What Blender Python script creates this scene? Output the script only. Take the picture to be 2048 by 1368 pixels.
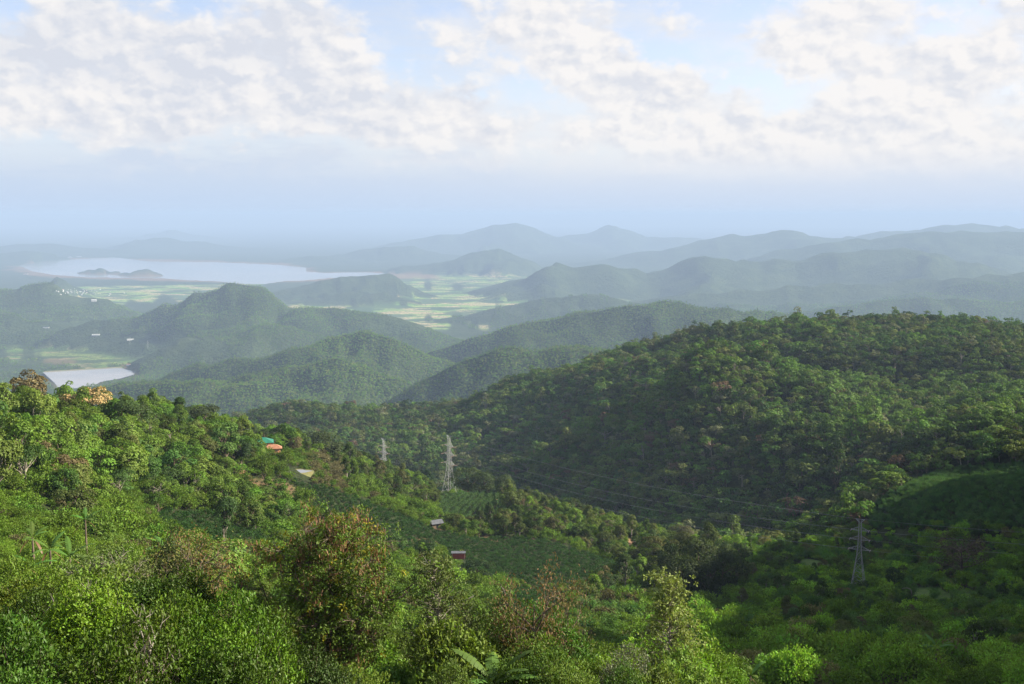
import bpy, math, random
import numpy as np

# ------------------------------------------------------------------ scene
scene = bpy.context.scene
for o in list(bpy.data.objects):
    bpy.data.objects.remove(o)
COL = scene.collection
R = math.radians

# ------------------------------------------------------------------ camera
FPX, CX, CY = 2275.0, 1024.0, 684.0          # 40 mm lens, in photo pixels
PITCH = R(6.37)
CAMZ = 950.0                                 # metres above the sea
cam_d = bpy.data.cameras.new('camera')
cam_d.sensor_width = 36.0
cam_d.lens = 36.0 * FPX / 2048.0
cam_d.clip_start = 0.5
cam_d.clip_end = 250000.0
cam = bpy.data.objects.new('camera', cam_d)
cam.location = (0, 0, CAMZ)
cam.rotation_euler = (R(90) - PITCH, 0, 0)
COL.objects.link(cam)
scene.camera = cam

# ------------------------------------------------------------------ world, sun, exposure
SUN_AZ, SUN_EL = R(84.0), R(30.0)            # azimuth from +Y (view) towards +X (right)
SUN_DIR = np.array([math.sin(SUN_AZ) * math.cos(SUN_EL), math.cos(SUN_AZ) * math.cos(SUN_EL), math.sin(SUN_EL)])
scene.render.engine = 'CYCLES'
cy = scene.cycles
cy.max_bounces = 5
cy.diffuse_bounces = 3
cy.glossy_bounces = 2
cy.transmission_bounces = 3
cy.volume_bounces = 0
cy.transparent_max_bounces = 8
cy.caustics_reflective = False
cy.caustics_refractive = False
cy.use_denoising = True
cy.denoiser = 'OPENIMAGEDENOISE'
cy.denoising_input_passes = 'RGB_ALBEDO_NORMAL'
cy.use_adaptive_sampling = False
cy.sample_clamp_indirect = 4.0
vs = scene.view_settings
vs.view_transform = 'Standard'
vs.look = 'None'
vs.exposure = 1.30
vs.gamma = 1.0
vs.use_curve_mapping = False

sun_d = bpy.data.lights.new('sun', 'SUN')
sun_d.energy = 5.0
sun_d.angle = R(0.53)
sun_d.color = (1.0, 0.92, 0.74)
sun = bpy.data.objects.new('sun', sun_d)
sun.rotation_euler = (R(90) - SUN_EL, 0, math.pi - SUN_AZ)
sun.location = (300, 0, 900)
COL.objects.link(sun)


class NT:
    """small helper to write node trees"""
    def __init__(s, nt):
        s.nt = nt
        nt.nodes.clear()
    def n(s, t, **kw):
        nd = s.nt.nodes.new(t)
        for k, v in kw.items():
            setattr(nd, k, v)
        return nd
    def put(s, sock, v):
        if isinstance(v, bpy.types.NodeSocket):
            s.nt.links.new(v, sock)
        else:
            sock.default_value = v
    def m(s, op, a, b=0.0, c=0.0, clamp=False):
        nd = s.n('ShaderNodeMath', operation=op, use_clamp=clamp)
        s.put(nd.inputs[0], a)
        s.put(nd.inputs[1], b)
        s.put(nd.inputs[2], c)
        return nd.outputs[0]
    def vm(s, op, a, b=(0, 0, 0)):
        nd = s.n('ShaderNodeVectorMath', operation=op)
        s.put(nd.inputs[0], a)
        s.put(nd.inputs[1], b)
        return nd.outputs[1] if op in ('DOT_PRODUCT', 'LENGTH', 'DISTANCE') else nd.outputs[0]
    def comb(s, x, y, z=0.0):
        nd = s.n('ShaderNodeCombineXYZ')
        s.put(nd.inputs[0], x); s.put(nd.inputs[1], y); s.put(nd.inputs[2], z)
        return nd.outputs[0]
    dims = '3D'
    def noise(s, vec, scale, detail=4.0, rough=0.5, dist=0.0, out=0, lac=2.0):
        nd = s.n('ShaderNodeTexNoise', noise_dimensions=s.dims)
        if vec is not None:
            s.put(nd.inputs['Vector'], vec)
        s.put(nd.inputs['Scale'], scale)
        nd.inputs['Detail'].default_value = detail
        nd.inputs['Roughness'].default_value = rough
        nd.inputs['Lacunarity'].default_value = lac
        nd.inputs['Distortion'].default_value = dist
        return nd.outputs[out]
    def ss(s, x, a, b):
        nd = s.n('ShaderNodeMapRange', interpolation_type='SMOOTHSTEP')
        s.put(nd.inputs[0], x); s.put(nd.inputs[1], a); s.put(nd.inputs[2], b)
        return nd.outputs[0]
    def mix(s, f, a, b, mode='MIX'):
        nd = s.n('ShaderNodeMix', data_type='RGBA', blend_type=mode)
        s.put(nd.inputs[0], f)
        s.put(nd.inputs[6], a if isinstance(a, bpy.types.NodeSocket) else (*a, 1.0))
        s.put(nd.inputs[7], b if isinstance(b, bpy.types.NodeSocket) else (*b, 1.0))
        return nd.outputs[2]


def build_world():
    w = bpy.data.worlds.new('World')
    scene.world = w
    w.use_nodes = True
    T = NT(w.node_tree)
    T.dims = '2D'
    w.cycles.sampling_method = 'MANUAL'
    w.cycles.sample_map_resolution = 256
    out = T.n('ShaderNodeOutputWorld')
    bg = T.n('ShaderNodeBackground')
    T.nt.links.new(bg.outputs[0], out.inputs[0])
    sky = T.n('ShaderNodeTexSky', sky_type='NISHITA')
    sky.sun_disc = False
    sky.sun_elevation = SUN_EL
    sky.sun_rotation = SUN_AZ
    sky.altitude = 800
    sky.air_density = 1.0
    sky.dust_density = 1.2
    sky.ozone_density = 1.2
    d = T.n('ShaderNodeTexCoord').outputs['Generated']
    sep = T.n('ShaderNodeSeparateXYZ')
    T.put(sep.inputs[0], d)
    dx, dy, dz = sep.outputs
    az = T.m('MULTIPLY', T.m('ARCTAN2', dx, dy), 57.29578)         # degrees, 0 ahead, + to the right
    el = T.m('MULTIPLY', T.m('ARCSINE', dz), 57.29578)
    # cumulus masses where they stand in this sky: (az, el, radius az, radius el, tilt, weight)
    blobs = CLOUD_BLOBS
    flat = T.comb(az, T.m('MULTIPLY', el, 1.5), 2.0)
    warp = T.noise(flat, 0.38, 5.0, 0.58, out=1)
    wv = T.vm('MULTIPLY', T.vm('SUBTRACT', warp, (0.5, 0.5, 0.5)), (4.2, 2.4, 0.0))
    p = T.vm('ADD', T.comb(az, el, 0.0), wv)
    ps = T.n('ShaderNodeSeparateXYZ')
    T.put(ps.inputs[0], p)
    mask = None
    for (a, e, ra, re, tilt, wt) in blobs:
        ca, sa = math.cos(R(tilt)), math.sin(R(tilt))
        u = T.m('SUBTRACT', ps.outputs[0], a)
        v = T.m('SUBTRACT', ps.outputs[1], e)
        uu = T.m('MULTIPLY', T.m('ADD', T.m('MULTIPLY', u, ca), T.m('MULTIPLY', v, sa)), 1.0 / ra)
        vv = T.m('MULTIPLY', T.m('SUBTRACT', T.m('MULTIPLY', v, ca), T.m('MULTIPLY', u, sa)), 1.0 / re)
        q = T.m('ADD', T.m('MULTIPLY', uu, uu), T.m('MULTIPLY', vv, vv))
        g = T.m('MULTIPLY', T.m('POWER', 2.71828, T.m('MULTIPLY', q, -1.0)), wt)
        mask = g if mask is None else T.m('ADD', mask, g)
    # elsewhere in the sky (out of view) the same kind of broken cloud goes on
    k = T.m('DIVIDE', 1.0, T.m('ADD', T.m('MAXIMUM', dz, 0.0), 0.10))
    away = T.m('MAXIMUM', T.ss(T.m('ABSOLUTE', az), 26.0, 34.0), T.ss(el, 11.5, 16.0))
    general = T.noise(T.vm('MULTIPLY', d, T.comb(k, k, 0.0)), 0.9, 3.0, 0.5)
    mask = T.m('ADD', mask, T.m('MULTIPLY', away, T.m('MULTIPLY', T.m('SUBTRACT', general, 0.38), 3.0)))
    # puffs upon puffs; a second sample towards the sun gives each a lit and a shaded side
    def puff(off):
        v = T.vm('ADD', flat, off)
        v = T.vm('ADD', v, T.vm('MULTIPLY', T.vm('SUBTRACT', T.noise(v, 1.1, 3.0, 0.55, out=1), (0.5, 0.5, 0.5)), (0.9, 0.9, 0.0)))
        vo = T.n('ShaderNodeTexVoronoi', feature='SMOOTH_F1', voronoi_dimensions='2D')
        vo.inputs['Scale'].default_value = 0.50
        vo.inputs['Detail'].default_value = 2.0
        vo.inputs['Roughness'].default_value = 0.44
        vo.inputs['Lacunarity'].default_value = 2.3
        vo.inputs['Smoothness'].default_value = 0.8
        T.put(vo.inputs['Vector'], v)
        big = T.noise(v, 0.30, 3.0, 0.5)
        fine = T.noise(v, 1.6, 5.0, 0.6)
        h = T.m('ADD', T.m('MULTIPLY', T.m('SUBTRACT', 0.62, vo.outputs['Distance']), 0.85), T.m('MULTIPLY', T.m('SUBTRACT', big, 0.5), 1.2))
        return T.m('ADD', h, T.m('MULTIPLY', T.m('SUBTRACT', fine, 0.5), 0.15))
    n0 = puff((0, 0, 0))
    n1 = puff((0.34, 0.48, 0))
    dens = T.m('ADD', T.m('MINIMUM', mask, 1.25), n0)
    fade = T.ss(el, 0.8, 4.2)
    cov = T.m('MULTIPLY', T.ss(dens, 0.27, 0.98), fade)
    lit = T.m('ADD', 0.62, T.m('MULTIPLY', T.m('SUBTRACT', n0, n1), 1.5), clamp=True)
    under = T.ss(T.m('ADD', T.noise(flat, 0.22, 3.0, 0.5), T.m('MULTIPLY', T.m('SUBTRACT', mask, 0.9), 0.14)), 0.36, 0.86)
    right = T.ss(az, -20.0, 14.0)
    under = T.m('MULTIPLY', under, T.m('SUBTRACT', 0.70, T.m('MULTIPLY', right, 0.55)))
    lit = T.m('SUBTRACT', lit, under, clamp=True)
    lit = T.m('ADD', lit, T.m('MULTIPLY', right, 0.18), clamp=True)
    ccol = T.mix(lit, CLOUD_SHADE, CLOUD_LIT)
    veil = T.noise(T.comb(T.m('MULTIPLY', az, 0.30), T.m('MULTIPLY', el, 1.5), 9.0), 0.4, 5.0, 0.6)
    blue = T.mix(1.0, sky.outputs[0], SKY_TINT, 'MULTIPLY')
    pale = T.mix(right, PALE_LEFT, PALE_RIGHT)
    low = T.m('SUBTRACT', 1.0, T.ss(el, 0.0, 8.0))
    wash = T.m('ADD', T.m('ADD', 0.30, T.m('MULTIPLY', low, 0.70)), T.m('MULTIPLY', T.ss(veil, 0.40, 0.72), 0.38), clamp=True)
    high = T.m('SUBTRACT', 1.0, T.ss(el, 25.0, 80.0))          # the milky air thins out overhead
    skyc = T.mix(T.m('MULTIPLY', wash, high), blue, pale)
    soft = T.m('MULTIPLY', T.ss(T.m('ADD', mask, T.m('MULTIPLY', T.m('SUBTRACT', T.noise(flat, 0.5, 4.0, 0.55), 0.5), 1.1)), 0.10, 1.15), 0.72)
    skyc = T.mix(T.m('MULTIPLY', soft, T.ss(el, 0.5, 2.8)), skyc, T.mix(T.m('ADD', 0.55, T.m('MULTIPLY', right, 0.3)), CLOUD_SHADE, CLOUD_LIT))
    skyc = T.mix(T.m('MULTIPLY', cov, 0.90), skyc, ccol)
    # a milky band of distant air along the skyline
    skyc = T.mix(T.m('MULTIPLY', T.m('SUBTRACT', 1.0, T.ss(el, 0.1, 3.4)), 0.95), skyc, T.mix(right, RIM_LEFT, RIM_RIGHT))
    # below the horizon: the dim ground beyond the built land
    skyc = T.mix(T.ss(el, -6.0, -2.0), (0.8, 1.0, 1.0), skyc)
    T.put(bg.inputs[0], skyc)
    bg.inputs[1].default_value = 0.10

def _pxel(px, py):
    """photo pixel -> azimuth, elevation in degrees"""
    u, v = (px - CX) / FPX, (CY - py) / FPX
    x, y, z = u, math.cos(PITCH) + v * math.sin(PITCH), -math.sin(PITCH) + v * math.cos(PITCH)
    return math.degrees(math.atan2(x, y)), math.degrees(math.atan2(z, math.hypot(x, y)))

CLOUD_BLOBS = []
for (px, py, rx, ry, tilt, wt) in [
    (140, 20, 130, 60, -15, .95), (250, 45, 70, 45, -10, .6),
    (60, 130, 200, 60, 0, .8), (220, 170, 220, 70, -8, .8), (400, 125, 95, 60, -20, 1.0), (500, 160, 130, 70, -20, .8),
    (570, 60, 120, 75, -35, .9), (680, 130, 110, 80, -40, 1.1), (620, 200, 120, 50, -25, .7), (760, 220, 120, 45, -20, .6),
    (890, 60, 60, 42, -20, .7), (910, 205, 75, 42, -10, .9),
    (1090, 60, 140, 90, -20, 1.1), (1190, 130, 130, 70, -25, 1.0), (1300, 185, 150, 45, -15, .9), (1400, 180, 80, 35, -15, .6),
    (1700, 20, 130, 50, 0, 1.0), (1560, 100, 110, 40, 0, .9), (1680, 110, 130, 60, -10, .9), (1790, 160, 130, 55, -10, .8), (1930, 150, 110, 85, 0, 1.1),
    (2020, 40, 70, 70, 0, .8), (1330, 40, 60, 25, -20, .5),
    (1500, 275, 200, 50, 0, .85), (1750, 280, 260, 60, -5, .9), (1980, 290, 200, 50, 0, .7),
    (1100, 260, 260, 50, -5, .75), (850, 265, 200, 40, -8, .6), (400, 250, 150, 30, 0, .6), (150, 245, 220, 40, 0, .7), (20, 200, 120, 50, 0, .6),
    (250, 295, 80, 15, 0, .5), (1500, 345, 500, 22, 0, .5), (1850, 330, 300, 26, 0, .5), (900, 330, 260, 16, 0, .45), (350, 345, 300, 14, 0, .35), (620, 370, 90, 14, 0, .4), (1150, 385, 300, 14, 0, .35)]:
    a, e = _pxel(px, py)
    CLOUD_BLOBS.append((a, e, rx / FPX * 57.3, ry / FPX * 57.3, -tilt if False else tilt, wt))
CLOUD_LIT, CLOUD_SHADE = (3.95, 3.82, 3.74), (2.85, 2.98, 3.30)
SKY_TINT = (0.93, 0.83, 0.87)
PALE_LEFT, PALE_RIGHT = (2.70, 3.02, 3.52), (3.32, 3.42, 3.62)
RIM_LEFT, RIM_RIGHT = (2.30, 2.80, 3.60), (2.55, 2.95, 3.64)
build_world()

# ------------------------------------------------------------------ helpers: picking points in the land
def ray_xy(px, Y):
    return Y * ((px - CX) / FPX)            # close to exact for the small pitch; see at()

def at(px, py, Y):
    """world point seen at photo pixel px, py at forward distance Y"""
    u, v = (px - CX) / FPX, (CY - py) / FPX
    dy = math.cos(PITCH) + v * math.sin(PITCH)
    dz = -math.sin(PITCH) + v * math.cos(PITCH)
    return np.array([u / dy * Y, Y, CAMZ + dz / dy * Y])

def project(x, y, z):
    """photo pixel of world points"""
    x, y, z = np.asarray(x, float), np.asarray(y, float), np.asarray(z, float) - CAMZ
    d = y * math.cos(PITCH) - z * math.sin(PITCH)
    v = y * math.sin(PITCH) + z * math.cos(PITCH)
    d = np.where(d > 0.1, d, 0.1)
    return CX + FPX * x / d, CY - FPX * v / d

def hash2(ix, iy, seed):
    h = (ix.astype(np.int64) * 374761393 + iy.astype(np.int64) * 668265263 + seed * 974634777) & 0xFFFFFFFF
    h = ((h ^ (h >> 13)) * 1274126177) & 0xFFFFFFFF
    return ((h ^ (h >> 16)) & 0xFFFFFF) / float(0xFFFFFF)

def vnoise(x, y, seed=0):
    ix, iy = np.floor(x), np.floor(y)
    fx, fy = x - ix, y - iy
    fx = fx * fx * fx * (fx * (fx * 6 - 15) + 10)
    fy = fy * fy * fy * (fy * (fy * 6 - 15) + 10)
    a, b = hash2(ix, iy, seed), hash2(ix + 1, iy, seed)
    c, d = hash2(ix, iy + 1, seed), hash2(ix + 1, iy + 1, seed)
    return (a + (b - a) * fx + (c - a) * fy + (a - b - c + d) * fx * fy) * 2 - 1

def fbm(x, y, octv=4, seed=0, gain=.5):
    s, a, f = 0.0, 1.0, 1.0
    for i in range(octv):
        s = s + a * vnoise(x * f + 17.3 * i, y * f - 9.1 * i, seed + i)
        a *= gain; f *= 2.03
    return s

def sstep(a, b, x):
    t = np.clip((x - a) / (b - a), 0, 1)
    return t * t * (3 - 2 * t)

def poly_sd(x, y, pts):
    """signed distance to polygon, negative inside"""
    pts = np.asarray(pts, float)
    d = np.full(x.shape, 1e18); ins = np.zeros(x.shape, bool)
    n = len(pts)
    for i in range(n):
        ax, ay = pts[i]; bx, by = pts[(i + 1) % n]
        ex, ey = bx - ax, by - ay
        t = np.clip(((x - ax) * ex + (y - ay) * ey) / (ex * ex + ey * ey + 1e-9), 0, 1)
        d = np.minimum(d, (x - ax - t * ex) ** 2 + (y - ay - t * ey) ** 2)
        c = ((ay > y) != (by > y)) & (x < (bx - ax) * (y - ay) / (by - ay + 1e-12) + ax)
        ins ^= c
    d = np.sqrt(d)
    return np.where(ins, -d, d)
# ------------------------------------------------------------------ the land
# near and middle slopes: (photo column, [(forward distance, photo row of the bare ground)...])
COLS = [
 (-1500, [(30,1600),(80,1200),(200,900),(400,720),(800,700),(1500,740)]),
 (-400, [(25,1600),(45,1400),(100,1180),(200,960),(300,830),(400,780),(600,800),(1000,900),(1500,950)]),
 (0,    [(25,1613),(45,1335),(80,1235),(120,1150),(170,1065),(230,970),(280,900),(330,812),(380,830),(500,900),(800,1000),(1300,980)]),
 (200,  [(25,1613),(45,1345),(80,1280),(120,1210),(180,1115),(250,1025),(320,950),(400,862),(470,870),(620,930),(900,1020),(1400,960)]),
 (440,  [(25,1613),(45,1400),(80,1335),(130,1250),(200,1160),(280,1080),(380,985),(470,900),(540,893),(700,950),(1000,1020),(1500,950),(1950,868),(2150,905)]),
 (560,  [(25,1613),(55,1415),(100,1340),(160,1250),(240,1160),(320,1080),(400,1015),(490,948),(560,915),(620,905),(800,970),(1100,1020),(1500,925),(1900,824),(2150,880)]),
 (700,  [(25,1620),(55,1425),(100,1365),(180,1265),(270,1165),(370,1080),(460,1020),(560,975),(660,940),(740,925),(860,960),(1100,1010),(1400,940),(1700,860),(1960,826),(2200,880)]),
 (850,  [(25,1640),(55,1435),(100,1380),(200,1270),(300,1190),(400,1125),(490,1075),(580,1040),(680,1010),(780,985),(850,982),(950,1010),(1150,1020),(1400,930),(1650,862),(1900,832),(2100,870)]),
 (1024, [(25,1650),(55,1440),(100,1395),(200,1295),(300,1220),(400,1165),(470,1118),(550,1085),(640,1050),(740,1015),(810,1003),(900,1040),(1050,1060),(1250,945),(1500,850),(1780,778),(1980,820)]),
 (1200, [(25,1650),(55,1440),(100,1400),(200,1315),(300,1255),(400,1200),(500,1135),(600,1090),(700,1062),(790,1085),(900,1085),(1000,1010),(1200,880),(1450,758),(1640,716),(1850,762)]),
 (1400, [(25,1650),(55,1440),(100,1412),(200,1335),(300,1280),(400,1220),(500,1165),(600,1125),(680,1105),(750,1140),(830,1075),(950,900),(1060,760),(1120,712),(1160,716),(1230,790),(1290,772),(1400,700),(1550,674),(1750,735)]),
 (1520, [(55,1440),(100,1412),(200,1338),(300,1285),(400,1225),(500,1168),(600,1125),(680,1102),(745,1130),(800,1060),(870,930),(930,880),(1000,820),(1080,735),(1130,722),(1180,745),(1250,782),(1320,745),(1420,682),(1520,660),(1720,720)]),
 (1640, [(55,1440),(100,1415),(200,1342),(300,1287),(400,1228),(500,1170),(600,1125),(680,1100),(735,1105),(780,1040),(830,940),(870,880),(910,858),(950,870),(990,850),(1030,782),(1070,768),(1130,800),(1190,790),(1280,715),(1400,665),(1500,655),(1700,715)]),
 (1800, [(55,1440),(100,1420),(200,1352),(300,1295),(400,1238),(500,1178),(600,1110),(650,1045),(700,990),(740,985),(800,940),(860,872),(890,862),(930,868),(970,842),(1030,795),(1070,790),(1120,808),(1180,780),(1250,715),(1400,670),(1500,657),(1700,720)]),
 (1940, [(55,1440),(100,1425),(200,1360),(300,1300),(400,1235),(500,1150),(570,1060),(620,985),(660,955),(720,965),(780,900),(840,848),(870,842),(910,852),(960,815),(1040,775),(1090,780),(1140,770),(1220,715),(1400,672),(1530,660),(1750,725)]),
 (2048, [(55,1440),(100,1430),(200,1365),(300,1300),(400,1215),(490,1110),(560,1010),(610,955),(680,965),(760,895),(850,845),(950,805),(1100,752),(1250,712),(1450,675),(1550,667),(1800,730)]),
 (2500, [(55,1445),(100,1420),(200,1300),(300,1130),(400,930),(480,800),(560,740),(680,800),(950,790),(1250,700),(1550,670),(1800,720)]),
 (2900, [(55,1430),(120,1300),(200,1100),(300,760),(380,440),(440,240),(560,215),(700,330),(820,560),(1000,680),(1300,690),(1600,690)]),  # from this column on: unseen ridge, raised to shade the lower right
 (3300, [(60,1380),(120,1120),(190,420),(250,-250),(310,20),(420,105),(600,300),(900,600),(1200,680),(1600,700)]),
 (4600, [(45,1300),(60,900),(80,300),(100,-200),(135,-600),(165,-650),(200,-420),(280,-100),(420,210),(650,500),(1000,620)]),
]
def eye_drop(py):
    """tangent of the angle below eye level for a photo row (centre column)"""
    return math.tan(PITCH - math.atan((CY - py) / FPX))
cp = []
for px, prof in COLS:
    for Y, py in prof:
        x = at(px, 684, Y)[0] if abs(px - CX) < 2600 else (px - CX) / FPX * Y
        z = CAMZ - eye_drop(py) * Y
        cp.append((math.atan2(x, Y), math.hypot(x, Y), z))
# outside the picture: the slope the viewpoint stands on and the shading ridge
for a in (75, 90, 110, 135, 160, 180, -75, -90, -110, -135, -160, -180):
    side = 1 if a > 0 else -1
    for r_, dz in ((6, -2.2), (30, -6), (100, -4), (300, 6), (900, -40), (1600, -160)):
        if side > 0 and a <= 110 and r_ >= 300:
            dz = 50 if r_ == 300 else (20 if r_ == 900 else -100)  # unseen ridge on the right, raised for the shade it casts
        if side < 0 and a >= -110 and r_ >= 100:
            dz = dz - 14
        cp.append((R(a), r_, CAMZ + dz))
for a in (-30, -15, 0, 15, 30, 50, -50):
    cp.append((R(a), 4.0, CAMZ - 2.1)); cp.append((R(a), 9.0, CAMZ - 4.6)); cp.append((R(a), 15.0, CAMZ - 7.8))
cp = np.array(cp)
CA, CR = cp[:, 0], np.log(cp[:, 1])
CW = (CAMZ - cp[:, 2]) / cp[:, 1]
ASC = 3.0                                      # azimuth weight against log distance
def tps(r2):
    return np.where(r2 > 1e-12, r2 * np.log(np.maximum(r2, 1e-12)) * .5, 0)
def fit():
    n = len(CA)
    X = np.stack([CA * ASC, CR], 1)
    K = tps(((X[:, None, :] - X[None, :, :]) ** 2).sum(-1)) + np.eye(n) * 0.002
    P = np.concatenate([np.ones((n, 1)), X], 1)
    A = np.zeros((n + 3, n + 3)); A[:n, :n] = K; A[:n, n:] = P; A[n:, :n] = P.T
    return X, np.linalg.solve(A, np.concatenate([CW, np.zeros(3)]))
TX, TWT = fit()
def near_z(x, y):
    sh = x.shape
    a, r = np.arctan2(x, y).ravel() * ASC, np.hypot(x, y).ravel()
    lr = np.log(np.maximum(r, 2.0))
    out = np.empty(a.size)
    for i in range(0, a.size, 20000):
        Q = np.stack([a[i:i + 20000], lr[i:i + 20000]], 1)
        k = tps(((Q[:, None, 0] - TX[None, :, 0]) ** 2 + (Q[:, None, 1] - TX[None, :, 1]) ** 2))
        out[i:i + 20000] = k @ TWT[:-3] + TWT[-3] + Q @ TWT[-2:]
    return CAMZ - (out * r).reshape(sh)

# hills further off: name, forward distance, slope (rise over run), [(px, py of crest)...]
FAR = 1.35
RIDGES = [
 ('hill', 2700, .52, [(700,860),(760,812),(850,765),(940,722),(1020,696),(1060,695),(1110,702),(1190,687),(1240,690),(1300,700)]),
 ('hill', 3000, .50, [(330,790),(440,760),(560,733),(640,718),(690,712),(760,726),(830,756),(850,790)]),
 ('hill', 2900, .45, [(180,775),(260,766),(330,760),(430,752)]),
 ('hill', 3650, .50, [(420,720),(540,694),(620,670),(700,650),(760,668),(830,702),(900,724)]),
 ('hill', 4250, .48, [(820,712),(860,694),(960,660),(1050,632),(1150,615),(1220,602),(1290,597),(1350,603),(1400,610),(1470,616),(1560,632)]),
 ('hill', 5700, .52, [(120,672),(180,646),(260,626),(340,606),(400,582),(440,570),(470,564),(530,566),(570,590),(600,608)]),
 ('hill', 5500, .45, [(600,612),(650,616),(700,618),(800,634),(860,652),(900,668)]),
 ('hill', 5000, .45, [(480,650),(530,640),(580,652),(640,670)]),
 ('hill', 6800, .42, [(-200,560),(-60,575),(0,578),(60,563),(90,570),(120,583),(190,603),(230,615)]),
 ('hill', 6000, .40, [(-200,590),(-100,596),(0,602),(60,612),(130,635)]),
 ('hill', 9300, .50, [(70,562),(88,549),(105,556),(125,566)]),
 ('hill', 9300, .40, [(540,580),(580,570),(640,563),(690,553),(725,548),(742,545),(765,552),(785,566),(805,580)]),
 ('hill', 8600, .40, [(640,590),(700,580),(750,578),(800,590)]),
 ('hill', 13500, .36, [(840,528),(900,514),(940,502),(985,490),(1015,499),(1050,516),(1090,537)]),
 ('hill', 17500, .32, [(700,502),(740,494),(790,487),(830,490),(870,500)]),
 ('hill', 9000, .40, [(1010,578),(1040,570),(1070,562),(1100,568),(1130,580)]),
 ('hill', 7200, .36, [(930,632),(980,615),(1050,604),(1120,592),(1170,586),(1220,584),(1260,592)]),
 ('hill', 9800, .34, [(1060,548),(1085,536),(1110,522),(1150,532),(1220,528),(1290,542),(1340,528),(1400,510),(1450,518),(1520,520),(1600,514),(1700,500),(1800,492)]),
 ('mountain', 12500, .30, [(1540,506),(1590,492),(1640,482),(1720,474),(1820,463),(1950,460),(2048,462),(2300,455),(2600,455)]),
 ('mountain', 17500, .30, [(1700,470),(1780,460),(1850,453),(1940,445),(2000,449),(2048,451),(2300,446),(2600,450)]),
 ('mountain', 15500, .30, [(1320,496),(1370,488),(1420,476),(1470,467),(1510,470),(1560,459),(1600,462),(1650,470),(1700,473)]),
 ('mountain', 22000, .30, [(820,478),(880,468),(930,468),(960,460),(990,449),(1030,444),(1060,452),(1080,461),(1115,472)]),
 ('mountain', 23500, .30, [(1090,474),(1140,469),(1180,465),(1205,456),(1230,447),(1250,456),(1285,469),(1350,472),(1440,476)]),
 ('hill', 6600, .34, [(1480,650),(1560,625),(1700,602),(1850,592),(2048,600),(2300,590)]),
 ('hill', 8000, .34, [(1300,600),(1420,585),(1560,570),(1700,565),(1850,555),(2048,540),(2300,530)]),
 ('island', 13200, .55, [(148,540),(165,532),(180,528),(200,534),(222,541)]),
 ('island', 12900, .55, [(246,543),(265,536),(288,533),(310,537),(326,543)]),
 ('hill', 16500, .25, [(500,528),(560,516),(620,511),(700,514),(760,522),(830,530)]),
 ('hill', 22000, .20, [(220,492),(260,480),(300,474),(340,475),(400,480),(450,488)]),
 ('hill', 20000, .18, [(-60,492),(40,487),(100,486),(160,494)]),
 ('hill', 17000, .2, [(-20,508),(40,500),(100,503),(160,512)]),
 ('hill', 32000, .16, [(320,466),(345,457),(370,464)]),
]
def plane_pts(pix, z):
    out = []
    for px, py in pix:
        out.append(tuple(at(px, py, (CAMZ - z) / eye_drop(py))[:2]))
    return out
LAKE_Z, POND_Z = 34.0, 88.0
LAKE = plane_pts([(38,531),(90,522),(200,516),(232,515),(300,523),(420,524),(500,527),(560,530),(612,535),(612,543),(650,546),(720,544),(760,546),(790,548),(760,556),(700,555),(650,557),(610,561),(570,562),(530,568),(480,568),(440,563),(380,561),(330,557),(250,556),(180,555),(110,550),(66,543)], LAKE_Z)
RES = plane_pts([(86,744),(160,740),(238,735.5),(268,743),(268,749),(240,757),(200,764),(188,772),(120,780),(112,768),(100,757)], POND_Z)
MUD = plane_pts([(20,536),(90,520),(180,516),(240,518),(420,522),(560,528),(640,545),(760,545),(860,550),(850,558),(700,560),(610,566),(440,566),(250,560),(110,556),(60,548)], LAKE_Z)

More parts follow.
